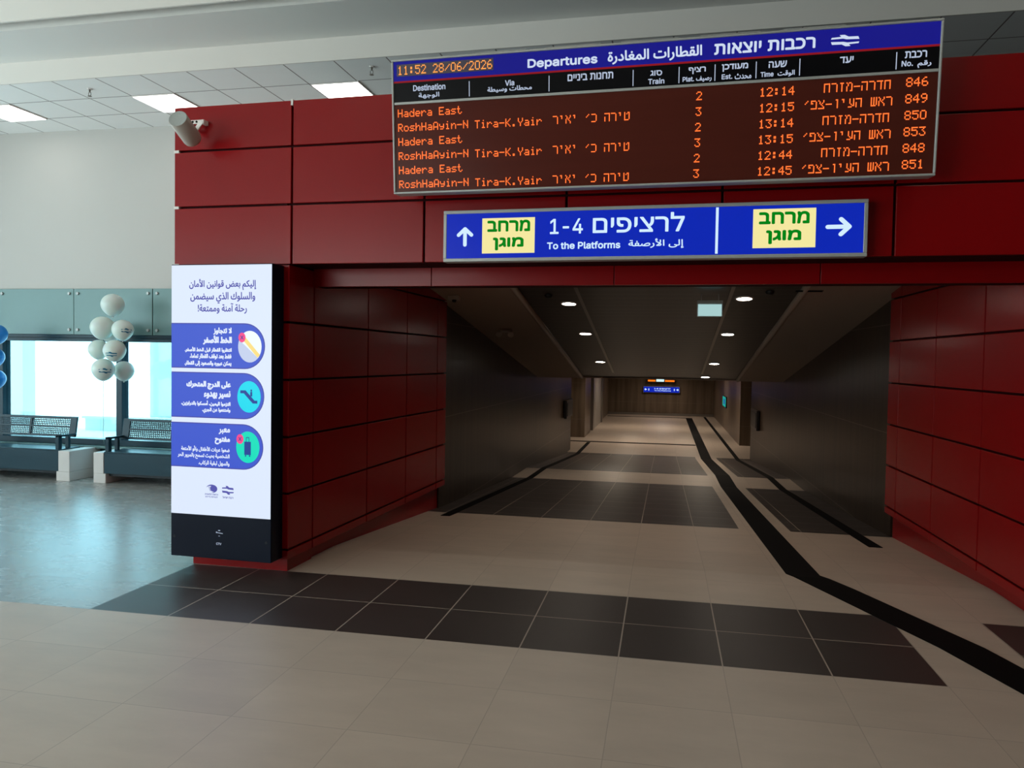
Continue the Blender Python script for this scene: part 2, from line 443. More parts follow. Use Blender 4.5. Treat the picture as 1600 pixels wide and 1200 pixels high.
LEDF = {
 'H': (17, 17, 17, 31, 17, 17, 17), 'a': (0, 0, 14, 1, 15, 17, 15), 'd': (1, 1, 13, 19, 17, 17, 15), 'e': (0, 0, 14, 17, 31, 16, 14),
 'r': (0, 0, 22, 25, 16, 16, 16), 'E': (31, 16, 16, 30, 16, 16, 31), 's': (0, 0, 15, 16, 14, 1, 30), 't': (8, 8, 28, 8, 8, 9, 6),
 'R': (30, 17, 17, 30, 20, 18, 17), 'o': (0, 0, 14, 17, 17, 17, 14), 'h': (16, 16, 22, 25, 17, 17, 17), 'A': (14, 17, 17, 17, 31, 17, 17),
 'y': (0, 0, 17, 17, 15, 1, 14), 'i': (4, 0, 12, 4, 4, 4, 14), 'n': (0, 0, 22, 25, 17, 17, 17), '-': (0, 0, 0, 31, 0, 0, 0),
 'N': (17, 17, 25, 21, 19, 17, 17), 'T': (31, 4, 4, 4, 4, 4, 4), 'K': (17, 18, 20, 24, 20, 18, 17), '.': (0, 0, 0, 0, 0, 12, 12),
 'Y': (17, 17, 17, 10, 4, 4, 4), '0': (14, 17, 17, 17, 17, 17, 14), '1': (4, 12, 4, 4, 4, 4, 14), '2': (14, 17, 1, 2, 4, 8, 31),
 '3': (31, 2, 4, 2, 1, 17, 14), '4': (2, 6, 10, 18, 31, 2, 2), '5': (31, 16, 30, 1, 1, 17, 14), '6': (6, 8, 16, 30, 17, 17, 14),
 '8': (14, 17, 17, 14, 17, 17, 14), '9': (14, 17, 17, 15, 1, 2, 12), ':': (0, 12, 12, 0, 12, 12, 0), '/': (0, 1, 2, 4, 8, 16, 0),
 'ט': (19, 21, 17, 17, 17, 17, 30), 'י': (12, 4, 4, 0, 0, 0, 0), 'ר': (30, 1, 1, 1, 1, 1, 1), 'ה': (31, 1, 1, 17, 17, 17, 17),
 'כ': (30, 1, 1, 1, 1, 1, 30), '׳': (2, 4, 8, 0, 0, 0, 0), 'א': (17, 9, 10, 20, 18, 17, 17), 'ח': (31, 17, 17, 17, 17, 17, 17),
 'ד': (31, 2, 2, 2, 2, 2, 2), 'מ': (22, 9, 9, 17, 17, 17, 19), 'ז': (14, 4, 4, 4, 4, 4, 4), 'ש': (21, 21, 21, 21, 21, 21, 30),
 'ע': (9, 9, 9, 9, 5, 3, 28), 'ן': (6, 2, 2, 2, 2, 2, 2), 'צ': (17, 9, 10, 4, 2, 1, 31), 'פ': (30, 17, 25, 1, 1, 1, 31), ' ': (0,) * 7}
def led_text(s, u0, v0, y, mt, name, parent, p=0.0071, ph=0.0076, org=(0, 0, 0), fill=0.9):
    b = MB()
    for k, ch in enumerate(s):
        if ch == ' ' and b.f:
            b.build(name, mt, parent, org); b = MB()
        for r, row in enumerate(LEDF[ch]):
            for c in range(5):
                if row >> (4 - c) & 1:
                    x = u0 + (k * 6 + c) * p; z = v0 + (6 - r) * ph
                    b.quad([(x, y, z), (x + p * fill, y, z), (x + p * fill, y, z + ph * fill), (x, y, z + ph * fill)])
    return b.build(name, mt, parent, org)

def rail_logo(u0, u1, v0, v1, y, mt, name, parent, org=(0, 0, 0), slant=0.0, wrap=None):
    """two interlocking arrows mark: four slanted bars around a bent spine"""
    up = [(0, .66), (.42, .68), (.55, .60), (1.0, .56), (.96, .80), (.62, .82), (.48, 1.0), (.30, 1.0), (.36, .84), (.02, .80)]
    polys = [up, [(1 - a, 1 - c) for a, c in up]]
    b = MB()
    for pl in polys:
        pts = []
        for a, c in pl:
            u = u0 + (u1 - u0) * a; v = v0 + (v1 - v0) * c
            pts.append((u, y, v) if wrap is None else wrap(a, c))
        n = len(pts)
        for q in ((0, 1, 8, 9), (1, 2, 5, 8), (2, 3, 4, 5), (5, 6, 7, 8)): b.quad([pts[k] for k in q])
    me_o = b.build(name, mt, parent, org)
    return me_o

def disc(mb, cu, cv, ru, rv, y, n=28, mi=0):
    mb.quad([(cu + ru * cos(2 * pi * k / n), y, cv + rv * sin(2 * pi * k / n)) for k in range(n)], mi)
    return mb
def bar(mb, p, q, wd, y, mi=0):
    p, q = Vector(p), Vector(q); d = (q - p).normalized(); n = Vector((-d.y, d.x)) * wd / 2
    mb.quad([(*(p - n),), (*(q - n),), (*(q + n),), (*(p + n),)] if False else [((p - n).x, y, (p - n).y), ((q - n).x, y, (q - n).y), ((q + n).x, y, (q + n).y), ((p + n).x, y, (p + n).y)], mi)
    return mb

# ---------------------------------------------------------------- floor
FP = [(-20, 0), (6.4, 0), (13.7, -.45), (15.2, -.47), (20.8, -.85), (60, -.85)]
def fz_(y):
    for (a, za), (b, zb) in zip(FP[:-1], FP[1:]):
        if y <= b: return za + (zb - za) * (y - a) / (b - a)
    return -.85
fz = fz_
b = MB()
def cells(xs, ys, mfun, ramp=False):
    fz = fz_ if ramp else (lambda y: 0.0)
    for x0, x1 in zip(xs[:-1], xs[1:]):
        for y0, y1 in zip(ys[:-1], ys[1:]):
            mi = mfun((x0 + x1) / 2, (y0 + y1) / 2)
            b.quad([(x0, y0, fz(y0)), (x1, y0, fz(y0)), (x1, y1, fz(y1)), (x0, y1, fz(y1))], mi)
def hall_m(x, y):
    if 4.40 < y < 5.55 and (-3.70 < x < 1.515 or x > 2.09): return 2
    if x < -3.70 and y > 4.40: return 1
    return 0
cells([-11.2, -3.70, 1.515, 2.09, 9], [-5.2, 4.40, 4.97, 5.55], hall_m)
cells([-11.2, -3.70, -3.05], [5.55, 9.45], hall_m)
cells([3.0, 9], [5.55, 9.45], hall_m)
def tun_m(x, y):
    if x < .85 or x > 1.40:
        if 8.85 < y < 13.65 or 15.1 < y < 21.15: return 2
    return 0
cells([-3.05, .85, 1.40, 3.0], [5.55, 6.4, 8.85, 13.65, 13.7, 15.1, 15.2, 20.8, 21.15, 37.3], tun_m, True)
cells([-4.6, -3.05], [20.8, 37.3], tun_m, True); cells([3.0, 4.6], [20.8, 37.3], tun_m, True)
structure(b.build('floor', [M['light_tile'], M['shaded_tile'], M['dark_tile']]))

# rubber guide strips laid on the floor (follow the ramps)
def strip(name, left, right, label, group=None, t=0.005):
    b = MB(); ys = [FY for FY, _ in FP]
    def refine(pl):
        out = []
        for (xa, ya), (xb, yb) in zip(pl[:-1], pl[1:]):
            out.append((xa, ya))
            for yk in sorted(y for y, _ in FP if ya + 1e-4 < y < yb - 1e-4): out.append((xa + (xb - xa) * (yk - ya) / (yb - ya), yk))
        out.append(pl[-1]); return out
    Lp, Rp = refine(left), refine(right)
    for k in range(len(Lp) - 1):
        (a, ya), (c, yc), (d, yd), (e, ye) = Lp[k], Rp[k], Rp[k + 1], Lp[k + 1]
        lo = [(a, ya, fz(ya) + .0005), (c, yc, fz(yc) + .0005), (d, yd, fz(yd) + .0005), (e, ye, fz(ye) + .0005)]
        b.hexa(lo + [(p[0], p[1], p[2] + t) for p in lo])
    o = b.build(name, M['black_matt'])
    return tag(o, label, 'floor strip', group)
strip('guide_strip', [(2.42, 3.1), (1.86, 4.40), (1.66, 5.0), (1.18, 6.09), (1.0, 6.5), (.98, 35.4)],
      [(2.72, 3.1), (2.115, 4.42), (1.93, 5.05), (1.44, 6.15), (1.262, 6.5), (1.26, 35.4)], 'wide black rubber guide strip bending out of the passage towards the right')
strip('guide_strip', [(-2.52, 8.55), (-2.36, 16), (-2.33, 23.9)], [(-2.41, 8.55), (-2.25, 16), (-2.22, 23.9)], 'thin black guide strip along the foot of the left passage wall')
strip('guide_strip', [(2.02, 8.1), (1.88, 20.8), (1.80, 36.6)], [(2.15, 8.1), (1.99, 20.8), (1.91, 36.6)], 'thin black guide strip along the foot of the right passage wall')
strip('guide_strip', [(-2.9, 24.0), (-2.9, 24.25)], [(.978, 24.0), (.978, 24.25)], 'thin black strip crossing the passage floor beyond the ramp')
strip('guide_strip', [(-2.55, 35.5), (-2.55, 35.75)], [(1.26, 35.5), (1.26, 35.75)], 'thin black strip crossing the floor just before the far end wall')

# ---------------------------------------------------------------- hall shell
b = MB()   # back wall: solid areas around the long low window and around the passage block
b.box(-11, 9, 9.3, 9.5, 2.57, 4.9)
b.box(-6.0, -3.2, 9.3, 9.5, 0, 2.57); b.box(3.2, 9, 9.3, 9.5, 0, 2.57)
structure(b.build('wall_back', M['white_wall']))
b = MB(); b.box(-11.2, -11, 8, 9.5, 0, 5.7); b.box(-11.2, -11, -5.2, -4, 0, 5.7); b.box(-11.2, -11, -4, 8, 4.1, 5.7); b.box(-11.2, -11, -4, 8, 0, .15); structure(b.build('wall_left', M['white_wall']))
b = MB(); b.box(9, 9.2, -7, 9.5, 0, 5.7); structure(b.build('wall_right', M['dim_wall']))
b = MB()
b.box(-5, 9, -5.2, -5, 0, 5.7); b.box(-11, -5, -5.2, -5, 4.1, 5.7); b.box(-11, -5, -5.2, -5, 0, .15)
structure(b.build('wall_rear', M['dim_wall']))
# unseen glazing added behind the viewer to fill the hall with daylight
wf = empty('fill_window_rear', (-3, -5.1, 0.15), kind='structure')
b = MB()
for k in range(5): b.box(-11 + k * 1.5 - .04, -11 + k * 1.5 + .04, -5.14, -5.06, .15, 4.1)
b.box(-11, -5, -5.14, -5.06, .15, .23); b.box(-11, -5, -5.14, -5.06, 4.02, 4.1)
b.build('window_frame', M['teal_metal'], wf, (-3, -5.1, .15))
b = MB(); b.box(-11, -5, -5.105, -5.095, .23, 4.02); b.build('pane', M['glass_clear'], wf, (-3, -5.1, .15))
wf = empty('fill_window_left', (-11.1, 2, 0.15), kind='structure')  # unseen left glazing, added to brighten the floor and ceiling
b = MB()
for k in range(9): b.box(-11.14, -11.06, -4 + k * 1.5 - .04, -4 + k * 1.5 + .04, .15, 4.1)
b.box(-11.14, -11.06, -4, 8, .15, .23); b.box(-11.14, -11.06, -4, 8, 4.02, 4.1)
b.build('window_frame', M['teal_metal'], wf, (-11.1, 2, .15))
b = MB(); b.box(-11.105, -11.095, -4, 8, .23, 4.02); b.build('pane', M['glass_side'], wf, (-11.1, 2, .15))

# window wall of the hall: spandrel panels, window, skirting
wl = empty('window_1', (-9.1, 9.3, 0.46), kind='structure'); og = (-9.1, 9.3, .46)
b = MB(); b.box(-10.98, -6.0, 9.28, 9.44, 1.85, 1.89); b.box(-10.98, -6.0, 9.30, 9.44, 1.905, 1.94); b.box(-10.98, -6, 9.32, 9.42, 1.885, 1.91)
b.box(-10.98, -6.0, 9.28, 9.44, .42, .50)
for x in (-10.94, -9.27, -7.35, -6.04): b.box(x - .045, x + .045, 9.29, 9.43, .46, 1.9)
b.build('window_frame', M['teal_metal'], wl, og, 0.004)
b = MB(); b.box(-10.98, -6.0, 9.18, 9.42, .385, .418); b.build('window_sill', M['teal_panel'], wl, og, .004)
for x0, x1 in ((-10.94, -9.27), (-9.27, -7.35), (-7.35, -6.04)):
    b = MB(); b.box(x0 + .045, x1 - .045, 9.355, 9.365, .5, 1.85); b.build('pane', M['glass'], wl, og)
wp = empty('wall_spandrel', (-9, 9.3, 1.94), kind='structure'); og = (-9, 9.3, 1.94)
for i, x in enumerate((-10.5, -9.27, -8.045, -6.815)):
    x1 = x + 1.222 if i < 3 else -6.0
    b = MB(); b.box(x + .004, x1, 9.27, 9.30, 1.945, 2.575)
    pn = b.build('spandrel_panel', M['teal_panel'], wp, og, .003)
    for xx in (x - .068, x + .068):
        for zz in (2.01, 2.51):
            if xx > -10.5:
                bb = MB(); bb.cyl((xx, 9.268, zz), (xx, 9.25, zz), .022, .018, 14); bb.build('bolt', M['metal_grey'], wp, og)
b = MB(); b.box(-10.98, -10.5, 9.27, 9.30, 1.945, 2.575); b.build('spandrel_panel', M['teal_panel'], wp, og)
b = MB(); b.box(-10.98, -6, 9.3, 9.5, 0, .40); b.box(-10.98, -6, 9.3, 9.5, 1.94, 2.57); structure(b.build('wall_under_window', M['teal_low']))

# ceiling: lay-in tiles beyond, stepped plaster bulkheads towards the viewer (turned 0.02 rad)
CR = empty('ceiling', (-3, 7.51, 4.75), (0, 0, -.02), kind='structure')
og = (0, 0, 0)
b = MB(); b.box(-13, 13, 0, 2.1, 0, .05); b.build('lay_in_tiles', M['ceiling_tile'], CR)
b = MB(); b.box(-13, 13, -.02, 0, 0, .30); b.build('fascia', M['bulkhead'], CR)
b = MB(); b.box(-13, 13, -.74, -.02, .235, .29); b.box(-13, 13, -.76, -.74, .235, .62); b.build('bulkhead', M['plaster'], CR)
b = MB(); b.box(-13, 13, -.945, -.923, .235, .62); b.build('inner_fascia', M['bulkhead'], CR)
b = MB(); b.box(-13, 13, -.945, -.74, .55, .62); b.build('slot_top', M['dim_wall'], CR)  # darker paint deepens the shade inside the slot
b = MB(); b.box(-13, 13, -15, -.945, .52, .62); b.build('plaster_ceiling', M['plaster'], CR)

def ceil_pt(x, y):
    dx, dy = x, y
    return (-3 + dx * cos(-.02) - dy * sin(-.02), 7.51 + dx * sin(-.02) + dy * cos(-.02))
lamp0 = None
bb = MB(); bb.box(.012, .561, .012, .578, -.016, -.0125)
_d = bb.build('diffuser', emit('warm_fill_light', (1.0, 0.86, 0.70, 1), 6.5), None, (.2865, .295, 0)); warm_diff = _d.data; bpy.data.objects.remove(_d)
for k, (lx, lab) in enumerate(((-5.60, 'leftmost square ceiling light panel, cut by the left edge of the photo'), (-3.29, 'square ceiling light panel above the left corner of the red block, middle of three'),
                               (-.98, 'square ceiling light panel just left of the departures board, rightmost of three'))):
    if lamp0 is None:
        r = lamp0 = empty('ceiling_light', (0, 0, 0), (0, 0, -.02))
        bb = MB(); bb.box(0, .573, 0, .59, -.012, -.0005); bb.build('frame', M['clip'], r, (.2865, .295, 0))
        bb = MB(); bb.box(.012, .561, .012, .578, -.016, -.0125); bb.build('diffuser', M['ceil_lamp'], r, (.2865, .295, 0))
    else: r = copy_tree(lamp0)
    cx, cy = ceil_pt(lx + .2865, .575 + .295)
    r.location = (cx, cy, 4.75); tag(r, lab, 'ceiling light', 'square ceiling light panels')

for k, (x, y) in enumerate([(-4.2, 1.2), (-1.0, 1.2), (2.2, 1.2), (5.4, 1.2), (-4.2, 3.8), (-1.0, 3.8), (2.2, 3.8), (5.4, 3.8)]):  # unseen panels added to brighten the floor
    r = copy_tree(lamp0); r.location = (x, y, 5.269); r.rotation_euler = (0, 0, -.02)
    for c in r.children:
        if c.name.startswith('diffuser'): c.data = warm_diff
    tag(r, 'unseen warm fill panel added in the high ceiling over the viewer', 'ceiling light', 'added warm fill panels in the high ceiling')

def sprinkler(name, loc, label, ax=(0, 0, -1), s=1.0):
    r = empty(name, loc, label=label, cat='sprinkler', group='sprinkler heads')
    bb = MB(); bb.cyl((0, 0, 0), (0, 0, -.012 * s), .035 * s, .03 * s, 16); bb.build('escutcheon', M['clip'], r)
    bb = MB(); bb.cyl((0, 0, -.012 * s), (0, 0, -.05 * s), .012 * s, .01 * s, 10)
    bb.tube([(-.016 * s, 0, -.05 * s), (-.018 * s, 0, -.085 * s), (0, 0, -.10 * s), (.018 * s, 0, -.085 * s), (.016 * s, 0, -.05 * s)], .004 * s, 6)
    bb.build('sprinkler_body', M['steel_sprinkler'], r)
    bb = MB(); bb.cyl((0, 0, -.10 * s), (0, 0, -.105 * s), .026 * s, .026 * s, 12); bb.build('deflector', M['steel_sprinkler'], r)
    return r
sprinkler('sprinkler', (-6.60, 7.86, 4.75), 'small ceiling sprinkler head at the left, over the balloons', s=.85)
sprinkler('sprinkler', (-3.09, 7.72, 4.75), 'small ceiling sprinkler head close to the left end of the departures board', s=.85)

# ---------------------------------------------------------------- red block: front cladding (local x along the front, y into the wall)
FO = (-2.83, 5.45, 0.0); FR = (0, 0, -.03)
def fpt(u, y, z):   # facade local -> world
    return (FO[0] + u * cos(-.03) - y * sin(-.03), FO[1] + u * sin(-.03) + y * cos(-.03), z)
wfr = empty('wall_front', FO, FR, kind='structure')
rows = [3.635, 3.292, 2.853, 2.400]
G = .017
us = [-1.005, .015, 1.08, 2.13, 3.185, 4.25, 5.3, 6.35, 7.4]
for r in range(3):
    for i in range(len(us) - 1):
        z1, z0 = rows[r] - (0 if r == 0 else G / 2), rows[r + 1] + (G / 2 if r < 2 else 0)
        if r < 2: z0 = rows[r + 1] + G / 2
        b = MB(); b.box(us[i] + (G / 2 if i else 0), us[i + 1] - G / 2, 0, .03, z0, z1)
        b.build('cladding_panel', M['red'], wfr, (0, 0, 0), .003)
for z in (3.292, 2.853, 2.400):
    b = MB(); b.box(-1.012, -.965, -.003, .028, z - .011, z + .011); b.build('panel_clip', M['clip'], wfr, bevel=.002)
b = MB(); b.box(.0, .018, .0, .028, 3.60, 3.645); b.build('panel_clip', M['clip'], wfr)
b = MB(); b.box(-1.0, 7.4, .030, .16, 2.405, 3.60); b.build('joint_backing', M['red_dark'], wfr)
# pillar left of the passage
lows = [2.400, 1.955, 1.512, 1.070, .632, .195, .12]
for z1, z0 in zip(lows[:-1], lows[1:]):
    b = MB(); b.box(-1.0, .0, .0, .03, z0 + G / 2 if z0 > .15 else z0, z1 - G / 2); b.build('cladding_panel', M['red'], wfr, bevel=.003)
b = MB(); b.box(-.98, -.012, .030, .10, .13, 2.40); b.build('joint_backing', M['red_dark'], wfr)
b = MB(); b.box(-.90, -.06, .10, .5, 0, .14); b.build('plinth', M['red'], wfr)
# beam over the passage
for a0, a1 in ((.0, 1.01), (1.01, 2.435), (2.435, 3.874), (3.874, 5.3)):
    b = MB(); b.box(a0 + .003, a1 - .003, .38, .41, 2.262, 2.42); b.build('beam_panel', M['red'], wfr, bevel=.002)
b = MB(); b.box(.0, 5.3, .14, .385, 2.404, 2.43); b.build('beam_recess', M['red_dark'], wfr)
b = MB(); b.box(.02, 5.28, .41, .56, 2.262, 3.6); b.build('beam_core', M['red_dark'], wfr)

def reveal(name, A, B, side, cols, botz, plinth_in):
    """clad side wall of the passage mouth; cols = joints measured along the wall"""
    A, B = Vector(A), Vector(B); d = (B - A); Ln = d.length; ang = math.atan2(d.y, d.x)
    r = empty(name, (A.x, A.y, 0), (0, 0, ang), kind='structure')
    s = side            # +1: solid lies on +y local (left of travel)
    def bx(mb, x0, x1, ya, yb, z0, z1):
        mb.box(x0, x1, min(ya * s, yb * s), max(ya * s, yb * s), z0, z1); return mb
    cc = [0.0] + cols + [Ln]
    zr = [2.55, 2.400] + lows[1:]
    for i in range(len(cc) - 1):
        for z1, z0 in zip(zr[:-1], zr[1:]):
            mb = MB(); bx(mb, cc[i] + (G / 2 if i else 0), cc[i + 1] - G / 2, 0, .03, z0 + (G / 2 if z0 > .15 else 0), z1 - G / 2)
            mb.build('cladding_panel', M['red'], r, bevel=.003)
    mb = MB(); bx(mb, .012, Ln - .01, .030, .10, .13, 3.0); mb.build('joint_backing', M['red_dark'], r)
    # plinth follows the falling floor
    mb = MB(); y0, y1 = sorted((.09 * s, .3 * s))
    mb.hexa([(.1, y0, 0), (Ln, y0, -.22), (Ln, y1, -.22), (.1, y1, 0), (.1, y0, .14), (Ln, y0, .14), (Ln, y1, .14), (.1, y1, .14)])
    mb.build('plinth', M['red'], r)
    return r
reveal('wall_passage_mouth_left', (-2.83, 5.45), (-2.66, 9.2), 1, [.39, 1.44, 2.432, 3.417], .12, .09)
reveal('wall_passage_mouth_right', (2.42, 5.29), (2.35, 8.85), -1, [.2, 1.198, 2.205, 3.207], .12, .09)
# side and rear of the red block
b = MB(); b.box(-1.0, -.97, .03, 3.84, .12, 3.6); b.build('cladding_side', M['red'], wfr)
b = MB(); b.box(-.90, -.25, .2, 3.8, 0, 3.55); b.build('block_core', M['red_dark'], wfr)
b = MB(); b.box(5.55, 7.4, .03, 3.9, 0, 3.6); b.build('block_core', M['red_dark'], wfr)

# ---------------------------------------------------------------- passage shell
def cz(y): return 1.359 + .155 * (16.2 - y)
b = MB()
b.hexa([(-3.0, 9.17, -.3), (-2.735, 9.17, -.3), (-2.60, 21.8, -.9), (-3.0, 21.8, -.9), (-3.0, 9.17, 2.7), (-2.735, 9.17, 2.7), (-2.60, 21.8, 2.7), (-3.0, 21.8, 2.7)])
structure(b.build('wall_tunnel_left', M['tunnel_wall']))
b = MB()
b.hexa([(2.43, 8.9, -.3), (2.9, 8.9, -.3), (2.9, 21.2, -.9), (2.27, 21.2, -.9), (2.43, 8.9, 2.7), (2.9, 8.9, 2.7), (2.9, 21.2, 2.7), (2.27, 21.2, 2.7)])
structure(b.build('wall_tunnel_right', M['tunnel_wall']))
b = MB()
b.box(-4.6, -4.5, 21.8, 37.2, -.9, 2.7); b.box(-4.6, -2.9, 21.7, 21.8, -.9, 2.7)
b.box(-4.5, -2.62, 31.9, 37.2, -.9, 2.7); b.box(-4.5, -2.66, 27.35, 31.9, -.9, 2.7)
structure(b.build('wall_far_left', M['lit_tunnel_wall']))
b = MB(); b.box(-3.4, -2.56, 25.35, 27.3, -.85, 1.62); structure(b.build('wall_column_left', M['lit_tunnel_wall']))
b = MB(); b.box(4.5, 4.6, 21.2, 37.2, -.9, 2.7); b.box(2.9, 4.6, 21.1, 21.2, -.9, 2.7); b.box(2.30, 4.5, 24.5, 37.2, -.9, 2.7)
structure(b.build('wall_far_right', M['lit_tunnel_wall']))
b = MB(); b.box(-4.6, 4.6, 37.1, 37.3, -.9, 2.7); structure(b.build('wall_end', M['lit_tunnel_wall']))
b = MB(); b.box(-2.61, 2.29, 37.04, 37.1, -.85, -.75); structure(b.build('baseboard_end', M['trim_light']))

# door pair on the left beyond the column
dr = empty('door_1', (-2.6, 30, -.85), kind='structure'); og = (-2.6, 30, -.85)
b = MB(); b.box(-2.64, -2.52, 28.0, 28.2, -.85, 1.4); b.box(-2.64, -2.50, 31.8, 32.05, -.85, 1.4); b.build('door_frame', M['trim_light'], dr, og)
for y0 in (28.2, 30.0):
    b = MB(); b.box(-2.62, -2.55, y0 + .02, y0 + 1.78, -.85, 1.35); b.build('door_leaf', M['door_panel'], dr, og)

# sloping ceiling of the passage
r = empty('ceiling', (0, 9, cz(9)), (math.atan(-.155), 0, 0), kind='structure')
def sl(y): return (y - 9) * sqrt(1 + .155 ** 2)
Y0, Y1 = sl(5.95), sl(16.2)
b = MB(); b.box(-1.72, 1.46, Y0, Y1, 0, .05); b.build('slat_ceiling', M['slat'], r)
for x0, x1, s in ((-2.95, -1.72, -1), (1.46, 2.66, 1)):
    b = MB(); b.box(x0, x1, Y0, Y1, -.035, .05); b.build('soffit', M['tunnel_soffit'], r)
    b = MB(); b.cyl((x1 if s < 0 else x0, Y0, -.01), (x1 if s < 0 else x0, Y1, -.01), .04, .04, 14); b.build('cove_bead', M['tunnel_soffit'], r)
for x in (-1.01, .715):
    b = MB(); b.box(x - .02, x + .02, Y0, sl(15.5), -.008, 0.001); b.build('ceiling_trim', M['trim_light'], r)
b = MB(); b.box(-3.0, 2.9, Y1 - .02, Y1 + .05, -.02, .4); b.build('downstand', M['tunnel_soffit'], r)
b = MB(); b.box(-4.6, 4.6, 16.2, 37.3, 1.62, 1.72); structure(b.build('ceiling_far', M['tunnel_soffit']))
b = MB(); b.box(-3.1, 3.0, 5.9, 9.4, 3.0, 3.1); structure(b.build('ceiling_block_top', M['red_dark']))

# downlights
sa = math.atan(-.155); dl0 = None
names = ['first downlight of the left row, nearest the red beam', 'second downlight of the left row in the passage ceiling', 'third and last downlight of the left row in the passage',
         'first downlight of the right row, near the hanging exit sign', 'second downlight of the right row in the passage ceiling', 'third downlight of the right row in the passage ceiling',
         'smallest downlight of the right row, at the end of the sloping ceiling']
pts = [(-1.18, 9.48), (-1.166, 11.42), (-1.161, 14.12), (.879, 9.21), (.87, 11.37), (.862, 14.13), (.802, 15.9)]
extra = [(-1.18, 7.35), (.88, 7.2)]
for k, (x, y) in enumerate(pts + extra):
    if dl0 is None:
        q = dl0 = empty('downlight', (0, 0, 0), (sa, 0, 0))
        bb = MB(); bb.lathe([(.105, .004), (.105, -.008), (.088, -.012), (.085, .0)], n=24); bb.build('trim_ring', M['clip'], q)
        bb = MB(); bb.quad([(.086 * cos(2 * pi * j / 24), -.086 * sin(2 * pi * j / 24), -.004) for j in range(24)]); bb.build('lamp', M['downlight'], q)
    else: q = copy_tree(dl0)
    q.location = (x, y, cz(y) - .001)
    tag(q, names[k] if k < 7 else 'downlight of the passage hidden above the red beam', 'downlight', 'passage downlights')
dl1 = None
for k, (x, y) in enumerate([(-1.2, 19), (.9, 19), (-1.2, 24.5), (.9, 24.5), (-1.2, 30), (.9, 30), (0, 35)]):  # unseen lamps added to light the far end
    q = copy_tree(dl0); q.rotation_euler = (0, 0, 0); q.location = (x, y, 1.619)
    tag(q, 'unseen downlight added in the level far ceiling to light the passage end', 'downlight', 'added downlights beyond the ramp')

sl_d = bpy.data.lights.new('downlight_beam', 'SPOT'); sl_d.energy = 20; sl_d.color = (1.0, 0.84, 0.66); sl_d.spot_size = math.radians(130); sl_d.spot_blend = 0.7; sl_d.shadow_soft_size = .07
sl_far = sl_d.copy(); sl_far.energy = 95; sl_far.spot_size = math.radians(165)  # stronger, wider beams for the added far lamps
for k, (x, y) in enumerate(pts + extra + [(-1.2, 19), (.9, 19), (-1.2, 24.5), (.9, 24.5), (-1.2, 30), (.9, 30), (0, 35)]):
    lo = bpy.data.objects.new('downlight_beam', sl_d if y < 16 else sl_far); COL.objects.link(lo); lo.location = (x, y, (cz(y) - .03) if y < 16 else 1.585)

# small fittings on the passage ceiling
def on_soffit(x, y, d=0.036): return (x, y, cz(y) - d)
r = empty('ceiling_speaker', on_soffit(-2.50, 8.95), (sa, 0, 0), 'small white box detector on the left soffit beside the red beam', 'detector')
bb = MB(); bb.box(-.07, .07, -.05, .05, -.05, 0); bb.build('housing', M['grey_paint'], r, bevel=.01)
bb = MB(); bb.cyl((0, 0, -.05), (0, 0, -.075), .03, .02, 14); bb.build('sensor', M['dark_metal'], r)
r = empty('emergency_lamp', on_soffit(-2.30, 11.05), (sa, 0, 0), 'twin-headed emergency lamp on the left sloping soffit', 'emergency lamp')
bb = MB(); bb.box(-.10, .10, -.03, .03, -.03, 0); bb.build('housing', M['grey_paint'], r, bevel=.006)
for s in (-1, 1):
    bb = MB(); bb.cyl((s * .08, -.02, -.04), (s * .09, -.07, -.08), .035, .045, 14); bb.build('lamp_head', M['grey_paint'], r)
for x, y, lab in ((-1.373, 9.05, 'small dark smoke detector left of the first left downlight'), (1.12, 8.9, 'small dark smoke detector right of the first right downlight')):
    q = empty('smoke_detector', (x, y, cz(y)), (sa, 0, 0), lab, 'smoke detector', 'smoke detectors')
    bb = MB(); bb.lathe([(.0, -.035), (.03, -.033), (.045, -.02), (.05, 0)], n=20); bb.build('housing', M['dark_metal'], q)
# linear diffuser on right soffit
q = empty('air_slot', on_soffit(1.50, 8.72), (sa, 0, 0), 'thin black air slot at the top of the right soffit', 'vent')
bb = MB(); bb.box(-.13, .13, -.02, .02, -.006, 0); bb.build('slot', M['black_matt'], q); 
bb = MB(); bb.box(-.14, .14, -.024, -.02, -.008, 0); bb.box(-.14, .14, .02, .024, -.008, 0); bb.build('slot_frame', M['dark_metal'], q)

# hanging exit sign seen from behind
q = empty('exit_sign', (.485, 9.0, 2.22), label='pale blank emergency sign hanging from the passage ceiling', cat='exit sign')
og = (.485, 9.0, 2.22)
bb = MB(); bb.box(.345, .625, 8.985, 9.015, 2.215, 2.365); bb.build('frame', M['metal_grey'], q, og, .003)
bb = MB(); bb.box(.355, .615, 8.980, 8.985, 2.224, 2.356); bb.build('sign_face', M['exit_face'], q, og)
bb = MB(); bb.box(.345, .625, 8.97, 9.03, 2.365, 2.40); bb.build('lamp_housing', M['metal_grey'], q, og, .004)
bb = MB(); bb.cyl((.39, 9, 2.40), (.39, 9, 2.475), .006); bb.cyl((.58, 9, 2.40), (.58, 9, 2.475), .006); bb.build('hanger', M['metal_grey'], q, og)

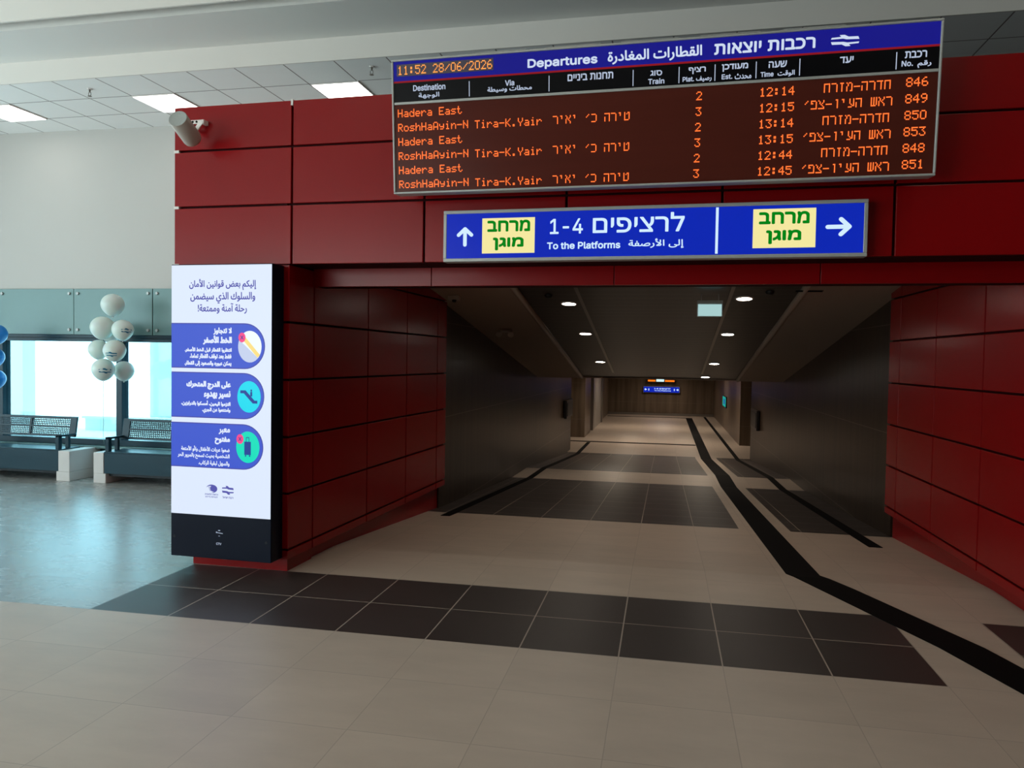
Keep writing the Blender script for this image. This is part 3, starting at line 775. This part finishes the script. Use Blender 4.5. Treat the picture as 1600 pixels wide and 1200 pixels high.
# wall mounted boxes, side signs
q = empty('hose_cabinet', (-2.6, 20.9, .15), label='dark wall cabinet at the far end of the left passage wall', cat='cabinet')
og = (-2.6, 20.9, .15)
bb = MB(); bb.box(-2.595, -2.52, 20.2, 21.55, .14, .62); bb.build('housing', M['hosebox'], q, og, .01)
bb = MB(); bb.box(-2.52, -2.508, 20.3, 21.45, .2, .56); bb.build('door', M['dark_metal'], q, og, .004)
q = empty('hose_cabinet', (2.3, 20, .05), label='dark wall cabinet at the far end of the right passage wall', cat='cabinet')
og = (2.3, 20, .05)
bb = MB(); bb.box(2.21, 2.275, 19.4, 20.7, .05, .54); bb.build('housing', M['hosebox'], q, og, .01)
bb = MB(); bb.box(2.198, 2.21, 19.5, 20.6, .11, .48); bb.build('door', M['dark_metal'], q, og, .004)
q = empty('wall_sign', (2.29, 30.4, 0), label='small lit green sign on the far right passage wall', cat='sign')
bb = MB(); bb.box(2.26, 2.30, 29.6, 31.2, .0, .42); bb.build('frame', M['dark_metal'], q, (2.29, 30.4, 0))
bb = MB(); bb.box(2.25, 2.26, 29.7, 31.1, .03, .39); bb.build('sign_face', M['exit_green'], q, (2.29, 30.4, 0))
bb = MB(); bb.box(2.243, 2.249, 30.0, 30.5, .12, .32); bb.build('pictogram', M['icon_dark'], q, (2.29, 30.4, 0))
q = empty('wall_sign', (2.27, 22.4, .9), label='tiny pale cyan lit sign at the right end of the sloping ceiling', cat='sign')
bb = MB(); bb.box(2.50, 2.60, 22.38, 22.42, .93, 1.12); bb.build('sign_face', M['exit_face'], q, (2.27, 22.4, .9))
bb = MB(); bb.box(2.53, 2.56, 22.38, 22.42, 1.12, 1.62); bb.build('hanger', M['metal_grey'], q, (2.27, 22.4, .9))

# far sign and display on end wall
q = empty('platform_sign', (-.13, 37.0, .24), label='small blue lit platform sign on the far end wall', cat='sign'); og = (-.13, 37.0, .24)
bb = MB(); bb.box(-.98, .71, 36.95, 37.09, .23, .515); bb.build('frame', M['metal_grey'], q, og)
bb = MB(); bb.box(-.96, .69, 36.93, 36.95, .245, .50); bb.build('sign_face', M['sign_blue'], q, og)
join_texts([('1-4 ' + hebrew('לרציפים'), (-.46, .28, .385, .46))], M['sign_white'], 'hebrew_text', q, 36.92, .05, og)
join_texts([('To the Platforms', (-.46, .30, .30, .35))], M['sign_white'], 'english_text', q, 36.92, .05, og)
bb = MB()
for c, s in ((-.86, -1), (.60, 1)):
    bar(bb, (c - .05, .375), (c + .05, .375), .03, 36.92); bar(bb, (c + s * .05, .375), (c + s * .005, .42), .03, 36.92); bar(bb, (c + s * .05, .375), (c + s * .005, .33), .03, 36.92)
    disc(bb, c - s * .14 * 1, .40, .02, .025, 36.92, 10); bar(bb, (c - s * .14, .38), (c - s * .14, .32), .035, 36.92)
bb.build('arrow', M['sign_white'], q, og)
q = empty('departures_board', (-.15, 37.0, .70), label='small orange lit display above the far blue sign', cat='display board'); og = (-.15, 37.0, .70)
bb = MB(); bb.box(-.80, .50, 36.9, 37.09, .70, 1.15); bb.build('frame', M['dark_metal'], q, og)
bb = MB()
for k in range(3):
    bb.box(-.77, -.42, 36.88, 36.9, .75 + k * .12, .83 + k * .12); bb.box(.02, .46, 36.88, 36.9, .75 + k * .12, .83 + k * .12)
bb.build('led_row', M['far_orange'], q, og)
bb = MB(); bb.box(-.38, -.02, 36.88, 36.9, .75, 1.12); bb.build('display_panel', M['far_white'], q, og)

# ---------------------------------------------------------------- departures board
BT = .084; BC = 2.68
p0 = fpt(BC, -.27, 2.84)
BD = empty('departures_board', p0, (BT, 0, -.03), 'large LED departures board with blue trilingual title bar on the red wall', 'display board')
og = (BC, 0, 0)
W0, W1, H1 = .953, 4.404, .902
def ring(mb, x0, x1, z0, z1, t, y0, y1):
    mb.box(x0, x1, y0, y1, z0, z0 + t); mb.box(x0, x1, y0, y1, z1 - t, z1); mb.box(x0, x0 + t, y0, y1, z0 + t, z1 - t); mb.box(x1 - t, x1, y0, y1, z0 + t, z1 - t)
bb = MB(); ring(bb, W0, W1, 0, H1, .014, -.012, .12); bb.build('frame', M['metal_grey'], BD, og, .005)
bb = MB(); bb.box(W0 + .01, W1 - .01, .01, .11, .01, H1 - .01); bb.build('housing', M['dark_metal'], BD, og)
bb = MB(); bb.box(W0 + .4, W0 + .46, .11, .23, .30, .36); bb.box(W1 - .46, W1 - .40, .11, .23, .30, .36); bb.box(W0 + .4, W0 + .46, .11, .30, .70, .76); bb.box(W1 - .46, W1 - .40, .11, .30, .70, .76); bb.build('wall_bracket', M['dark_metal'], BD, og)
bb = MB(); bb.box(W0 + .014, W1 - .014, .0, .01, .759, .888); tp = bb.build('title_panel', M['title_blue'], BD, og)
bb = MB(); bb.box(W0 + .014, W1 - .014, -.001, .01, .747, .759); bb.build('red_stripe', M['red_line'], BD, og)
bb = MB(); bb.box(W0 + .014, W1 - .014, .0, .01, .619, .747); hp = bb.build('column_header_panel', M['black_panel'], BD, og)
bb = MB(); bb.box(W0 + .014, W1 - .014, -.006, .01, .602, .619); bb.build('divider_rail', M['metal_grey'], BD, og, .002)
bb = MB(); bb.box(W0 + .014, W1 - .014, .0, .01, .014, .602); lp = bb.build('led_panel', M['led_panel'], BD, og)
bb = MB()
for k in range(1, 6): bb.box(W0 + k * .49 + .1, W0 + k * .49 + .46, -.012, .1, H1, H1 + .004)
bb.build('top_seam', M['metal_grey'], BD, og)
# clock
bb = MB(); bb.box(.99, 1.675, -.003, 0, .79, .868); ck = bb.build('clock_display', M['clock_back'], BD, og)
led_text('11:52 28/06/2026', .998, .799, -.005, M['led_clock'], 'clock_digits', ck, .00705, .0084)
for c in ck.children: c.location = (-BC, 0, 0)
yT = -.0015
text('Departures', (1.907, 2.370, .773, .843), M['title_white'], 'english_title', BD, yT, .045, og)
text(arabic('القطارات المغادرة'), (2.4355, 3.0276, .771, .855), M['title_white'], 'arabic_title', BD, yT, .03, og)
text(hebrew('רכבות יוצאות'), (3.101, 3.697, .786, .852), M['title_white'], 'hebrew_title', BD, yT, .045, og)
rail_logo(3.785, 3.945, .783, .850, yT, M['title_white'], 'rail_emblem', BD, og)
HD = [('Destination', 1.106, 1.338, .6865, .7276, 0), ('الوجهة', 1.144, 1.294, .633, .674, 1), ('Via', 1.754, 1.818, .682, .720, 0), ('محطات وسيطة', 1.632, 1.937, .641, .682, 1),
      ('תחנות ביניים', 2.175, 2.473, .6855, .7286, 2), ('סוג', 2.709, 2.783, .6845, .7175, 2), ('Train', 2.695, 2.798, .633, .668, 0), ('רציף', 2.947, 3.053, .679, .7216, 2),
      ('Plat.', 2.911, 2.982, .635, .665, 0), ('رصيف', 2.994, 3.089, .628, .665, 1), ('מעודכן', 3.149, 3.308, .681, .7275, 2), ('Est.', 3.150, 3.215, .635, .666, 0), ('محدث', 3.229, 3.329, .631, .666, 1),
      ('שעה', 3.429, 3.5365, .686, .7246, 2), ('Time', 3.383, 3.460, .634, .665, 0), ('الوقت', 3.483, 3.584, .628, .666, 1), ('יעד', 3.8405, 3.918, .6855, .7236, 2),
      ('רכבת', 4.202, 4.323, .6895, .7296, 2), ('No.', 4.186, 4.249, .643, .676, 0), ('رقم', 4.273, 4.349, .630, .672, 1)]
nm = {0: 'english_heading', 1: 'arabic_heading', 2: 'hebrew_heading'}
for s, a0, a1, z0, z1, k in HD:
    text(s if k == 0 else (arabic(s) if k == 1 else hebrew(s)), (a0, a1, z0, z1), M['head_white'], nm[k], BD, yT, .04 if k != 1 else .03, og)
for u in (1.506, 2.052, 2.600, 2.8885, 3.109, 3.356, 3.6115, 4.157):
    bb = MB(); bb.box(u - .0025, u + .0025, -.0015, 0, .630, .729); bb.build('column_line', M['head_white'], BD, og)
DEP = [('Hadera East', None, None, '2', '12:14', 'חדרה-מזרח', '846'), ('RoshHaAyin-N', 'Tira-K.Yair', 'טירה כ׳ יאיר', '3', '12:15', 'ראש העין-צפ׳', '849'),
       ('Hadera East', None, None, '2', '13:14', 'חדרה-מזרח', '850'), ('RoshHaAyin-N', 'Tira-K.Yair', 'טירה כ׳ יאיר', '3', '13:15', 'ראש העין-צפ׳', '853'),
       ('Hadera East', None, None, '2', '12:44', 'חדרה-מזרח', '848'), ('RoshHaAyin-N', 'Tira-K.Yair', 'טירה כ׳ יאיר', '3', '12:45', 'ראש העין-צפ׳', '851')]
for k, (en, via, vh, pl, tm, he, no) in enumerate(DEP):
    v = .519 - k * .0958; yl = -.002
    led_text(en, .992, v, yl, M['led'], 'led_destination', BD, org=og)
    if via:
        led_text(via, 1.543, v - .005, yl, M['led'], 'led_via', BD, org=og)
        led_text(hebrew(vh), 2.078, v - .005, yl, M['led'], 'led_via', BD, org=og)
    led_text(pl, 2.998 - k * .0014, v - .001, yl, M['led'], 'led_platform', BD, org=og)
    led_text(tm, 3.381, v - .002, yl, M['led'], 'led_time', BD, org=og)
    led_text(hebrew(he), 3.756 if k % 2 == 0 else 3.642, v, yl, M['led'], 'led_destination', BD, org=og)
    led_text(no, 4.217, v + .006, yl, M['led'], 'led_train_number', BD, org=og)

# ---------------------------------------------------------------- platform sign
q0 = fpt(2.67, -.1, 2.386)
SG = empty('platform_sign', q0, FR, 'long blue backlit direction sign to platforms 1-4 under the departures board', 'sign')
og = (2.67, -.1, 2.386)
y0 = -.10
bb = MB(); ring(bb, 1.263, 4.074, 2.386, 2.748, .024, y0 - .004, y0 + .085); bb.build('frame', M['metal_grey'], SG, og, .004)
bb = MB(); bb.box(1.28, 4.055, y0 + .006, y0 + .08, 2.40, 2.735); bb.build('housing', M['dark_metal'], SG, og)
bb = MB(); bb.box(1.286, 4.051, y0, y0 + .006, 2.409, 2.725); bb.build('sign_face', M['sign_blue'], SG, og)
bb = MB(); bb.box(2.0, 2.05, y0 + .08, .1 - .1, 2.5, 2.6); bb.box(3.3, 3.35, y0 + .08, .0, 2.5, 2.6); bb.build('wall_bracket', M['dark_metal'], SG, og)
yt = y0 - .002
bb = MB(); bb.box(3.1425, 3.1595, yt, y0, 2.417, 2.72); bb.build('divider_line', M['sign_white'], SG, og)
for a0, a1, z0, z1, mr, mg in ((1.549, 1.927, 2.442, 2.688, (1.586, 1.895, 2.592, 2.672), (1.628, 1.85, 2.462, 2.553)), (3.378, 3.764, 2.449, 2.701, (3.414, 3.726, 2.602, 2.682), (3.46, 3.678, 2.473, 2.564))):
    bb = MB(); bb.box(a0, a1, yt, y0, z0, z1); yp = bb.build('yellow_panel', M['sign_yellow'], SG, og)
    [text(a_, b_, M['sign_green'], 'green_text', yp, yt - .001, .06, og) for a_, b_ in ((hebrew('מרחב'), mr), (hebrew('מוגן'), mg))]
text('1-4', (2.034, 2.263, 2.568, 2.672), M['sign_white'], 'platform_numbers', SG, yt, .02, og)
text(hebrew('לרציפים'), (2.33, 2.942, 2.569, 2.698), M['sign_white'], 'hebrew_text', SG, yt, .02, og)
text('To the Platforms', (2.015, 2.52, 2.463, 2.513), M['sign_white'], 'english_text', SG, yt, .045, og)
text(arabic('إلى الأرصفة'), (2.574, 2.94, 2.458, 2.525), M['sign_white'], 'arabic_text', SG, yt, .02, og)
def arrow(cx, cz_, ru, rv, ang, name):
    bb = MB()
    def P(a, c):
        x = a * cos(ang) - c * sin(ang); z = a * sin(ang) + c * cos(ang); return (cx + x * ru, cz_ + z * rv)
    w_ = .38
    def seg(p, q):
        p, q = Vector(p), Vector(q); d = (q - p).normalized(); n = Vector((-d.y, d.x)) * w_ / 2
        pts = [P(*(p - n)), P(*(q - n)), P(*(q + n)), P(*(p + n))]; bb.quad([(a, yt, c) for a, c in pts])
        for e in (p, q):
            bb.quad([(*[P(e.x + w_ / 2 * cos(t * pi / 8), e.y + w_ / 2 * sin(t * pi / 8))[0:1][0]], yt, P(e.x + w_ / 2 * cos(t * pi / 8), e.y + w_ / 2 * sin(t * pi / 8))[1]) for t in range(16)])
    seg((-.85, 0), (.8, 0)); seg((.86, 0), (.2, .68)); seg((.86, 0), (.2, -.68))
    return bb.build(name, M['sign_white'], SG, og)
arrow(1.423, 2.561, .070, .066, pi / 2, 'arrow')
arrow(3.900, 2.5765, .075, .07, 0, 'arrow')

# ---------------------------------------------------------------- information kiosk
KD = -.17; KB = .132
q0 = fpt(-.47, -.17, KB)
KS = empty('information_kiosk', q0, FR, 'tall black digital kiosk with bright white safety-rules screen, fixed to the red pillar', 'kiosk')
og = (-.47, -.17, KB)
bb = MB(); bb.box(-.905, -.045, KD, -.002, KB, 2.385); bb.build('housing', M['black'], KS, og, .004)
bb = MB(); bb.box(-.900, -.050, KD - .004, KD, .466, 2.378); bb.build('screen', M['screen'], KS, og)
ys = KD - .0055
T = lambda items, mt, name, par=KS, bold=0.0: join_texts([(arabic(s), bx) for s, bx in items], M[mt], name, par, ys - .001, bold, og)
T([('إليكم بعض قوانين الأمان', (-.745, -.175, 2.185, 2.272)), ('والسلوك الذي سيضمن', (-.735, -.183, 2.085, 2.172)), ('رحلة آمنة وممتعة!', (-.67, -.252, 2.008, 2.088))], 'screen_text', 'arabic_title', bold=.02)
def pill(zc, h, u1):
    hw = h / 2; ru = .17
    def shape(e, y, mt, name, par):
        bb = MB(); pts = [(-.900, y, zc - hw + e)] + [(u1 - ru + (ru - e) * sin(t), y, zc - (hw - e) * cos(t)) for t in [pi * k / 20 for k in range(21)]] + [(-.900, y, zc + hw - e)]
        bb.quad(pts); return bb.build(name, mt, par, og)
    rt = shape(0, KD - .0045, M['screen_purple'], 'rule_panel', KS)
    shape(.008, KD - .005, M['screen_blue'], 'panel_fill', rt)
    return rt
P1 = pill(1.765, .345, -.10)
T([('لا تتجاوز', (-.535, -.378, 1.848, 1.905)), ('الخط الأصفر', (-.625, -.376, 1.772, 1.845))], 'screen_wtext', 'rule_heading', P1, .06)
T([('انتظروا القطار قبل الخط الأصفر.', (-.782, -.378, 1.712, 1.756)), ('فقط بعد توقف القطار تماما،', (-.738, -.380, 1.660, 1.705)), ('يمكن عبوره والصعود إلى القطار.', (-.784, -.380, 1.606, 1.650))], 'screen_wtext', 'rule_text', P1, .055)
P2 = pill(1.388, .350, -.104)
T([('على الدرج المتحرك', (-.768, -.384, 1.430, 1.497)), ('نسير بهدوء', (-.616, -.386, 1.360, 1.425))], 'screen_wtext', 'rule_heading', P2, .06)
T([('التزموا اليمين، أمسكوا بالدرابزين،', (-.812, -.386, 1.302, 1.348)), ('وامتنعوا عن الجري.', (-.630, -.387, 1.250, 1.294))], 'screen_wtext', 'rule_text', P2, .055)
P3 = pill(1.003, .345, -.110)
T([('معبر', (-.487, -.389, 1.092, 1.140)), ('مفتوح', (-.520, -.389, 1.014, 1.076))], 'screen_wtext', 'rule_heading', P3, .06)
T([('ضعوا عربات الأطفال و/أو الأمتعة', (-.812, -.392, .950, .998)), ('الشخصية بحيث تسمح بالمرور الحر', (-.842, -.392, .896, .943)), ('والسهل لبقية الركاب.', (-.660, -.393, .846, .888))], 'screen_wtext', 'rule_text', P3, .035)
# icons
yi = ys - .001
def icon(par, cu, cv, base, n):
    bb = MB(); disc(bb, cu, cv, .098, .119, yi, 36); return bb.build('icon_disc', M[base], par, og)
d1 = icon(P1, -.226, 1.762, 'icon_white', 1)
bb = MB(); bb.quad([(-.226 + .098 * cos(t), yi - .001, 1.762 + .119 * sin(t)) for t in [math.radians(155 + k * 10) for k in range(17)]]); bb.build('platform_shape', M['icon_grey'], P1, og)
bb = MB(); bar(bb, (-.275, 1.825), (-.150, 1.690), .030, yi - .002); bb.build('yellow_line', M['icon_yellow'], P1, og)
def cross(par, cu, cv):
    bb = MB(); disc(bb, cu, cv, .030, .037, yi - .003, 20); bb.build('pink_badge', M['icon_pink'], par, og)
    bb = MB(); bar(bb, (cu - .011, cv - .014), (cu + .011, cv + .014), .006, yi - .004); bar(bb, (cu - .011, cv + .014), (cu + .011, cv - .014), .006, yi - .004); bb.build('cross_mark', M['icon_dark'], par, og)
cross(P1, -.290, 1.830)
icon(P2, -.231, 1.384, 'icon_cyan', 2)
bb = MB(); bar(bb, (-.303, 1.421), (-.262, 1.421), .022, yi - .002); bar(bb, (-.270, 1.425), (-.190, 1.345), .026, yi - .0021); bar(bb, (-.198, 1.346), (-.160, 1.346), .022, yi - .002)
disc(bb, -.211, 1.432, .007, .009, yi - .002, 12); bar(bb, (-.211, 1.422), (-.211, 1.388), .016, yi - .002); bb.build('escalator_symbol', M['icon_dark'], P2, og)
icon(P3, -.239, 1.003, 'icon_green', 3)
bb = MB(); bb.quad([(-.267, yi - .002, .945), (-.212, yi - .002, .945), (-.212, yi - .002, 1.045), (-.267, yi - .002, 1.045)])
bar(bb, (-.251, 1.045), (-.251, 1.075), .005, yi - .002); bar(bb, (-.228, 1.045), (-.228, 1.075), .005, yi - .002); bar(bb, (-.253, 1.076), (-.226, 1.076), .006, yi - .002)
disc(bb, -.256, .938, .006, .007, yi - .002, 10); disc(bb, -.222, .938, .006, .007, yi - .002, 10); bb.build('suitcase_symbol', M['icon_dark'], P3, og)
cross(P3, -.303, 1.063)
# logos at the foot of the screen
rail_logo(-.457, -.357, .634, .700, ys, M['screen_text'], 'rail_emblem', KS, og)
join_texts([('רכבת ישראל'[::-1], (-.452, -.360, .604, .621))], M['screen_text'], 'emblem_caption', KS, ys, .03, og)
bb = MB(); disc(bb, -.545, .672, .048, .032, ys, 28); bb.build('agency_emblem', M['screen_text'], KS, og)
bb = MB(); disc(bb, -.556, .667, .040, .026, ys - .0008, 28); bb.build('emblem_inner', M['screen'], KS, og)
bb = MB(); disc(bb, -.532, .674, .026, .024, ys - .0012, 20); bb.build('emblem_globe', M['screen_text'], KS, og)
bb = MB()
for k in range(4): bar(bb, (-.575 + .004 * k, .684 - k * .009), (-.540, .684 - k * .009), .0035, ys - .0014)
bb.build('emblem_rays', M['screen_text'], KS, og)
join_texts([('הרשות הלאומית'[::-1], (-.604, -.490, .622, .637)), ('לבטיחות בדרכים'[::-1], (-.600, -.494, .603, .617))], M['screen_text'], 'emblem_caption', KS, ys, .03, og)
# maker's marks on black base
yb = KD - .001
text('CTV', (-.508, -.464, .241, .259), M['head_white'], 'maker_mark', KS, yb, .04, og)
bb = MB(); bar(bb, (-.492, .353), (-.474, .353), .006, yb); bar(bb, (-.511, .337), (-.452, .331), .005, yb); disc(bb, -.505, .338, .006, .006, yb, 8); bar(bb, (-.490, .310), (-.476, .310), .004, yb)
bb.build('maker_emblem', M['head_white'], KS, og)
for u in (-.875, -.085):
    bb = MB(); bb.cyl((u, KD - .001, .285), (u, KD - .004, .285), .010, .010, 12); bb.build('lock', M['dark_metal'], KS, og)
bb = MB(); bb.box(-.63, -.585, .088, .0995, .055, .062); tag(bb.build('plinth_marker', M['metal_grey'], wfr), 'thin metal tag')

# ---------------------------------------------------------------- projector speaker on the red wall
c0 = Vector(fpt(-.795, -.25, 3.445)); c1 = Vector(fpt(-.675, -.13, 3.300))
SP = empty('wall_speaker', fpt(-.62, 0, 3.42), FR, 'cream cylindrical loudspeaker on a bracket at the top left of the red wall', 'speaker')
og = (-.62, 0, 3.42)
ax0, ax1 = Vector((-.705, -.37, 3.425)), Vector((-.735, -.15, 3.335)); ad = (ax1 - ax0)
bb = MB(); bb.lathe([(.066, 0), (.070, .004), (.070, ad.length - .02), (.066, ad.length), (.045, ad.length + .018), (.0, ad.length + .024)], ax0, 32, ad); bb.build('body', M['grey_paint'], SP, og)
bb = MB(); bb.lathe([(0, .001), (.064, .001), (.067, .0)], ax0, 32, ad); bb.build('grille', M['grille'], SP, og)
og = (-.62 + .130, 0, 3.42 - .045)
bb = MB(); bb.box(-.735, -.600, -.06, -.052, 3.438, 3.468)
bb.prism([(-.605, 3.468), (-.578, 3.445), (-.640, 3.375), (-.665, 3.392)], -.062, -.050)
bb.prism([(-.72, 3.440), (-.70, 3.445), (-.635, 3.375), (-.655, 3.375)], -.062, -.050)
bb.box(-.60, -.575, -.06, -.001, 3.435, 3.468); bb.cyl((-.655, -.10, 3.39), (-.655, -.045, 3.39), .018); bb.build('bracket', M['clip'], SP, og, .002)
bb = MB()
for u in (-.705, -.672, -.637): bb.cyl((u, -.061, 3.453), (u, -.063, 3.453), .009, .009, 12)
bb.build('bracket_holes', M['black_matt'], SP, og)
og = (-.62, 0, 3.42)

# ---------------------------------------------------------------- benches
def perforated(mb, x0, x1, z0, z1, y, t, nx, nz, lean):
    """perforated sheet: rails and stiles with open holes"""
    def Y(z): return y + lean * (z - .55)
    hx, hz = (x1 - x0) / nx, (z1 - z0) / nz
    for k in range(nz + 1):
        zc_ = z0 + k * hz; a, c = zc_ - hz * .24, zc_ + hz * .24
        mb.hexa([(x0, Y(a), a), (x1, Y(a), a), (x1, Y(a) + t, a), (x0, Y(a) + t, a), (x0, Y(c), c), (x1, Y(c), c), (x1, Y(c) + t, c), (x0, Y(c) + t, c)])
    for k in range(nx + 1):
        xc = x0 + k * hx; a, c = xc - hx * .2, xc + hx * .2
        mb.hexa([(a, Y(z0), z0), (c, Y(z0), z0), (c, Y(z0) + t, z0), (a, Y(z0) + t, z0), (a, Y(z1), z1), (c, Y(z1), z1), (c, Y(z1) + t, z1), (a, Y(z1) + t, z1)])
def bench(x0, x1, label, bl, br, lean=.18):
    org = ((x0 + x1) / 2, 8.95, 0)
    r = empty('bench', org, label=label, cat='bench', group='steel benches under the window')
    yb_ = 9.02
    def Y(z): return yb_ + lean * (z - .55)
    def slab(mb, a, c, z0, z1, t=.03):
        mb.hexa([(a, Y(z0), z0), (c, Y(z0), z0), (c, Y(z0) + t, z0), (a, Y(z0) + t, z0), (a, Y(z1), z1), (c, Y(z1), z1), (c, Y(z1) + t, z1), (a, Y(z1) + t, z1)])
    s0, s1 = x0 + .02, x1 - .02
    mb = MB(); slab(mb, s0, s1, .79, .82); slab(mb, s0, s0 + .10, .55, .79); slab(mb, s1 - .10, s1, .55, .79); slab(mb, s0, s1, .55, .575)
    mid = (s0 + s1) / 2; slab(mb, mid - .018, mid + .018, .575, .79); slab(mb, s0 + .1, s1 - .1, .675, .690)
    mb.build('backrest_frame', M['teal_metal'], r, org)
    for a, c in ((s0 + .1, mid - .018), (mid + .018, s1 - .1)):
        for z0, z1 in ((.575, .675), (.690, .79)):
            mb = MB(); perforated(mb, a, c, z0, z1, yb_ + .008, .006, 22, 4, lean); mb.build('perforated_panel', M['teal_metal'], r, org)
    mb = MB(); mb.box(x0, x1, 8.72, 9.10, .395, .415); mb.build('seat', M['teal_metal'], r, org, .004)
    mb = MB(); mb.box(x0, x1, 8.72, 8.74, .13, .395); mb.build('apron', M['teal_metal'], r, org, .003)
    mb = MB(); mb.box(x0, x1, 8.78, 9.1, .09, .13); mb.build('under_tray', M['dark_metal'], r, org)
    for xa in (x0 + .01, x1 - .06):
        mb = MB(); mb.box(xa, xa + .05, 8.73, 8.79, .415, .60); mb.box(xa, xa + .05, 8.73, 9.05, .575, .60); mb.box(xa, xa + .05, 8.90, 8.94, .415, .575)
        mb.build('armrest', M['teal_metal'], r, org, .004)
    for a, c in (bl, br):
        mb = MB(); mb.box(a, c, 8.71, 9.28, 0, .128); 
        if a < x0: mb.box(a, x0 - .001, 8.71, 9.28, .128, .40)
        if c > x1: mb.box(x1 + .001, c, 8.71, 9.28, .128, .40)
        mb.build('block_leg', M['white_block'], r, org, .006)
    return r
bench(-9.28, -7.80, 'left dark steel bench under the window, with perforated back and a white block leg', (-9.50, -9.20), (-7.83, -7.63))
bench(-7.12, -5.60, 'right dark steel bench, its far end hidden behind the kiosk', (-7.27, -7.09), (-5.62, -5.42))

# ---------------------------------------------------------------- balloons
prof = []
for k in range(19):
    t = pi * k / 18
    rr = sin(t); hh = cos(t)
    if hh < 0: hh = hh * (1 + .10 * (-hh) ** 3); rr *= (1 - .05 * (-hh))
    prof.append((max(rr, .0), hh))
def balloon(x, y, z, r, mt, label, logo=None, group='white balloons'):
    o = empty('balloon', (x, y, z), label=label, cat='balloon', group=group)
    mb = MB(); mb.lathe([(a * r, h * r * .98) for a, h in prof], n=32); mb.build('envelope', mt, o)
    mb = MB(); mb.lathe([(.004, -1.10 * r), (.010, -1.16 * r), (.002, -1.2 * r)], n=10); mb.build('knot', mt, o)
    if logo:
        az, el, sc = logo     # where the print faces
        def wrap(a, c):
            th = az + (a - .5) * sc; ph = el + (c - .5) * sc * .45
            d = Vector((sin(th) * cos(ph), -cos(th) * cos(ph), sin(ph))); return tuple(d * (r * 1.012))
        rail_logo(0, 0, 0, 0, 0, M['logo_teal'], 'printed_emblem', o, wrap=wrap)
    return o
BY = 8.81
balloon(-7.066, 8.814, 2.325, 0.1424, M['balloon'], 'single white balloon topping the white cluster')
balloon(-7.126, 8.701, 2.021, 0.1469, M['balloon'], 'left white balloon of the upper pair in the cluster')
balloon(-7.250, 9.006, 1.982, 0.1401, M['balloon'], 'white balloon half hidden between the upper pair, with an emblem', (1.10, .05, .95))
balloon(-6.848, 8.724, 1.996, 0.1322, M['balloon'], 'right white balloon of the upper pair, with a teal emblem', (1.05, -.10, 1.05))
balloon(-7.369, 8.927, 1.741, 0.1288, M['balloon'], 'plain white balloon at the left of the middle pair')
balloon(-6.857, 8.588, 1.729, 0.1356, M['balloon'], 'white balloon in the middle right of the cluster, printed with an emblem', (.35, -.38, 1.1))
balloon(-7.076, 8.656, 1.485, 0.1401, M['balloon'], 'bottom left white balloon of the cluster with a teal emblem', (.84, -.12, 1.1))
balloon(-7.023, 8.972, 1.463, 0.1288, M['balloon'], 'plain bottom right white balloon of the cluster')
for z, dx, lab in ((1.926, 0, 'topmost blue balloon at the left edge'), (1.615, -.05, 'middle blue balloon at the left edge'), (1.321, -.03, 'lowest blue balloon at the left edge')):
    balloon(-8.842 + dx, BY, z, 0.1333, M['blue_balloon'], lab, None, 'blue balloons')
mb = MB(); pts = [(-7.076 + .004 * sin(k * 1.7), 8.656 + .004 * cos(k * 2.1), 1.31 - k * .060) for k in range(13)] + [(-7.10, 8.70, .50), (-7.15, 8.80, .402)]
mb.tube(pts, .0025, 5)
rb = mb.build('balloon_ribbon', M['ribbon']); tag(rb, 'thin pale ribbon hanging from the white balloons to the white bench block', 'ribbon')

# ---------------------------------------------------------------- outdoors beyond the window
b = MB(); b.box(-40, -4.8, 9.52, 60, .0, .28); structure(b.build('ground', M['outdoor_white']))
b = MB(); b.box(-12.36, -11.96, 12.5, 12.8, .28, 5.5); tag(b.build('outdoor_post', M['outdoor_post'], bevel=.01), 'pale flat post outside at the left end of the window', 'post')
b = MB(); b.box(-9.25, -7.6, 12.5, 12.9, .28, 6.0); tag(b.build('concrete_pillar', M['outdoor_column'], bevel=.01), 'pale ribbed concrete pillar outside at the right of the window', 'pillar')
pr = empty('parapet', (-9, 12.3, .28), label='low pale block parapet with a white coping outside the window', cat='parapet'); og = (-9, 12.3, .28)
b = MB(); b.box(-10.35, -7.5, 12.2, 12.35, .28, .50); b.build('wall_body', tile_mat('pale_blockwork', srgb(222, 225, 220), srgb(180, 184, 180), .8, .08, .012, 1.0, .4, .2), pr, og)
b = MB(); b.box(-10.4, -7.45, 12.17, 12.38, .50, .54); b.build('coping', M['outdoor_white'], pr, og)
b = MB(); b.cyl((1.62, 3.05, .0005), (1.62, 3.05, .006), .009, .008, 12); fm = b.build('floor_stud', M['dark_metal']); tag(fm, 'tiny dark stud in the light floor at the lower right', 'stud')
fm.location = (0, 0, 0)
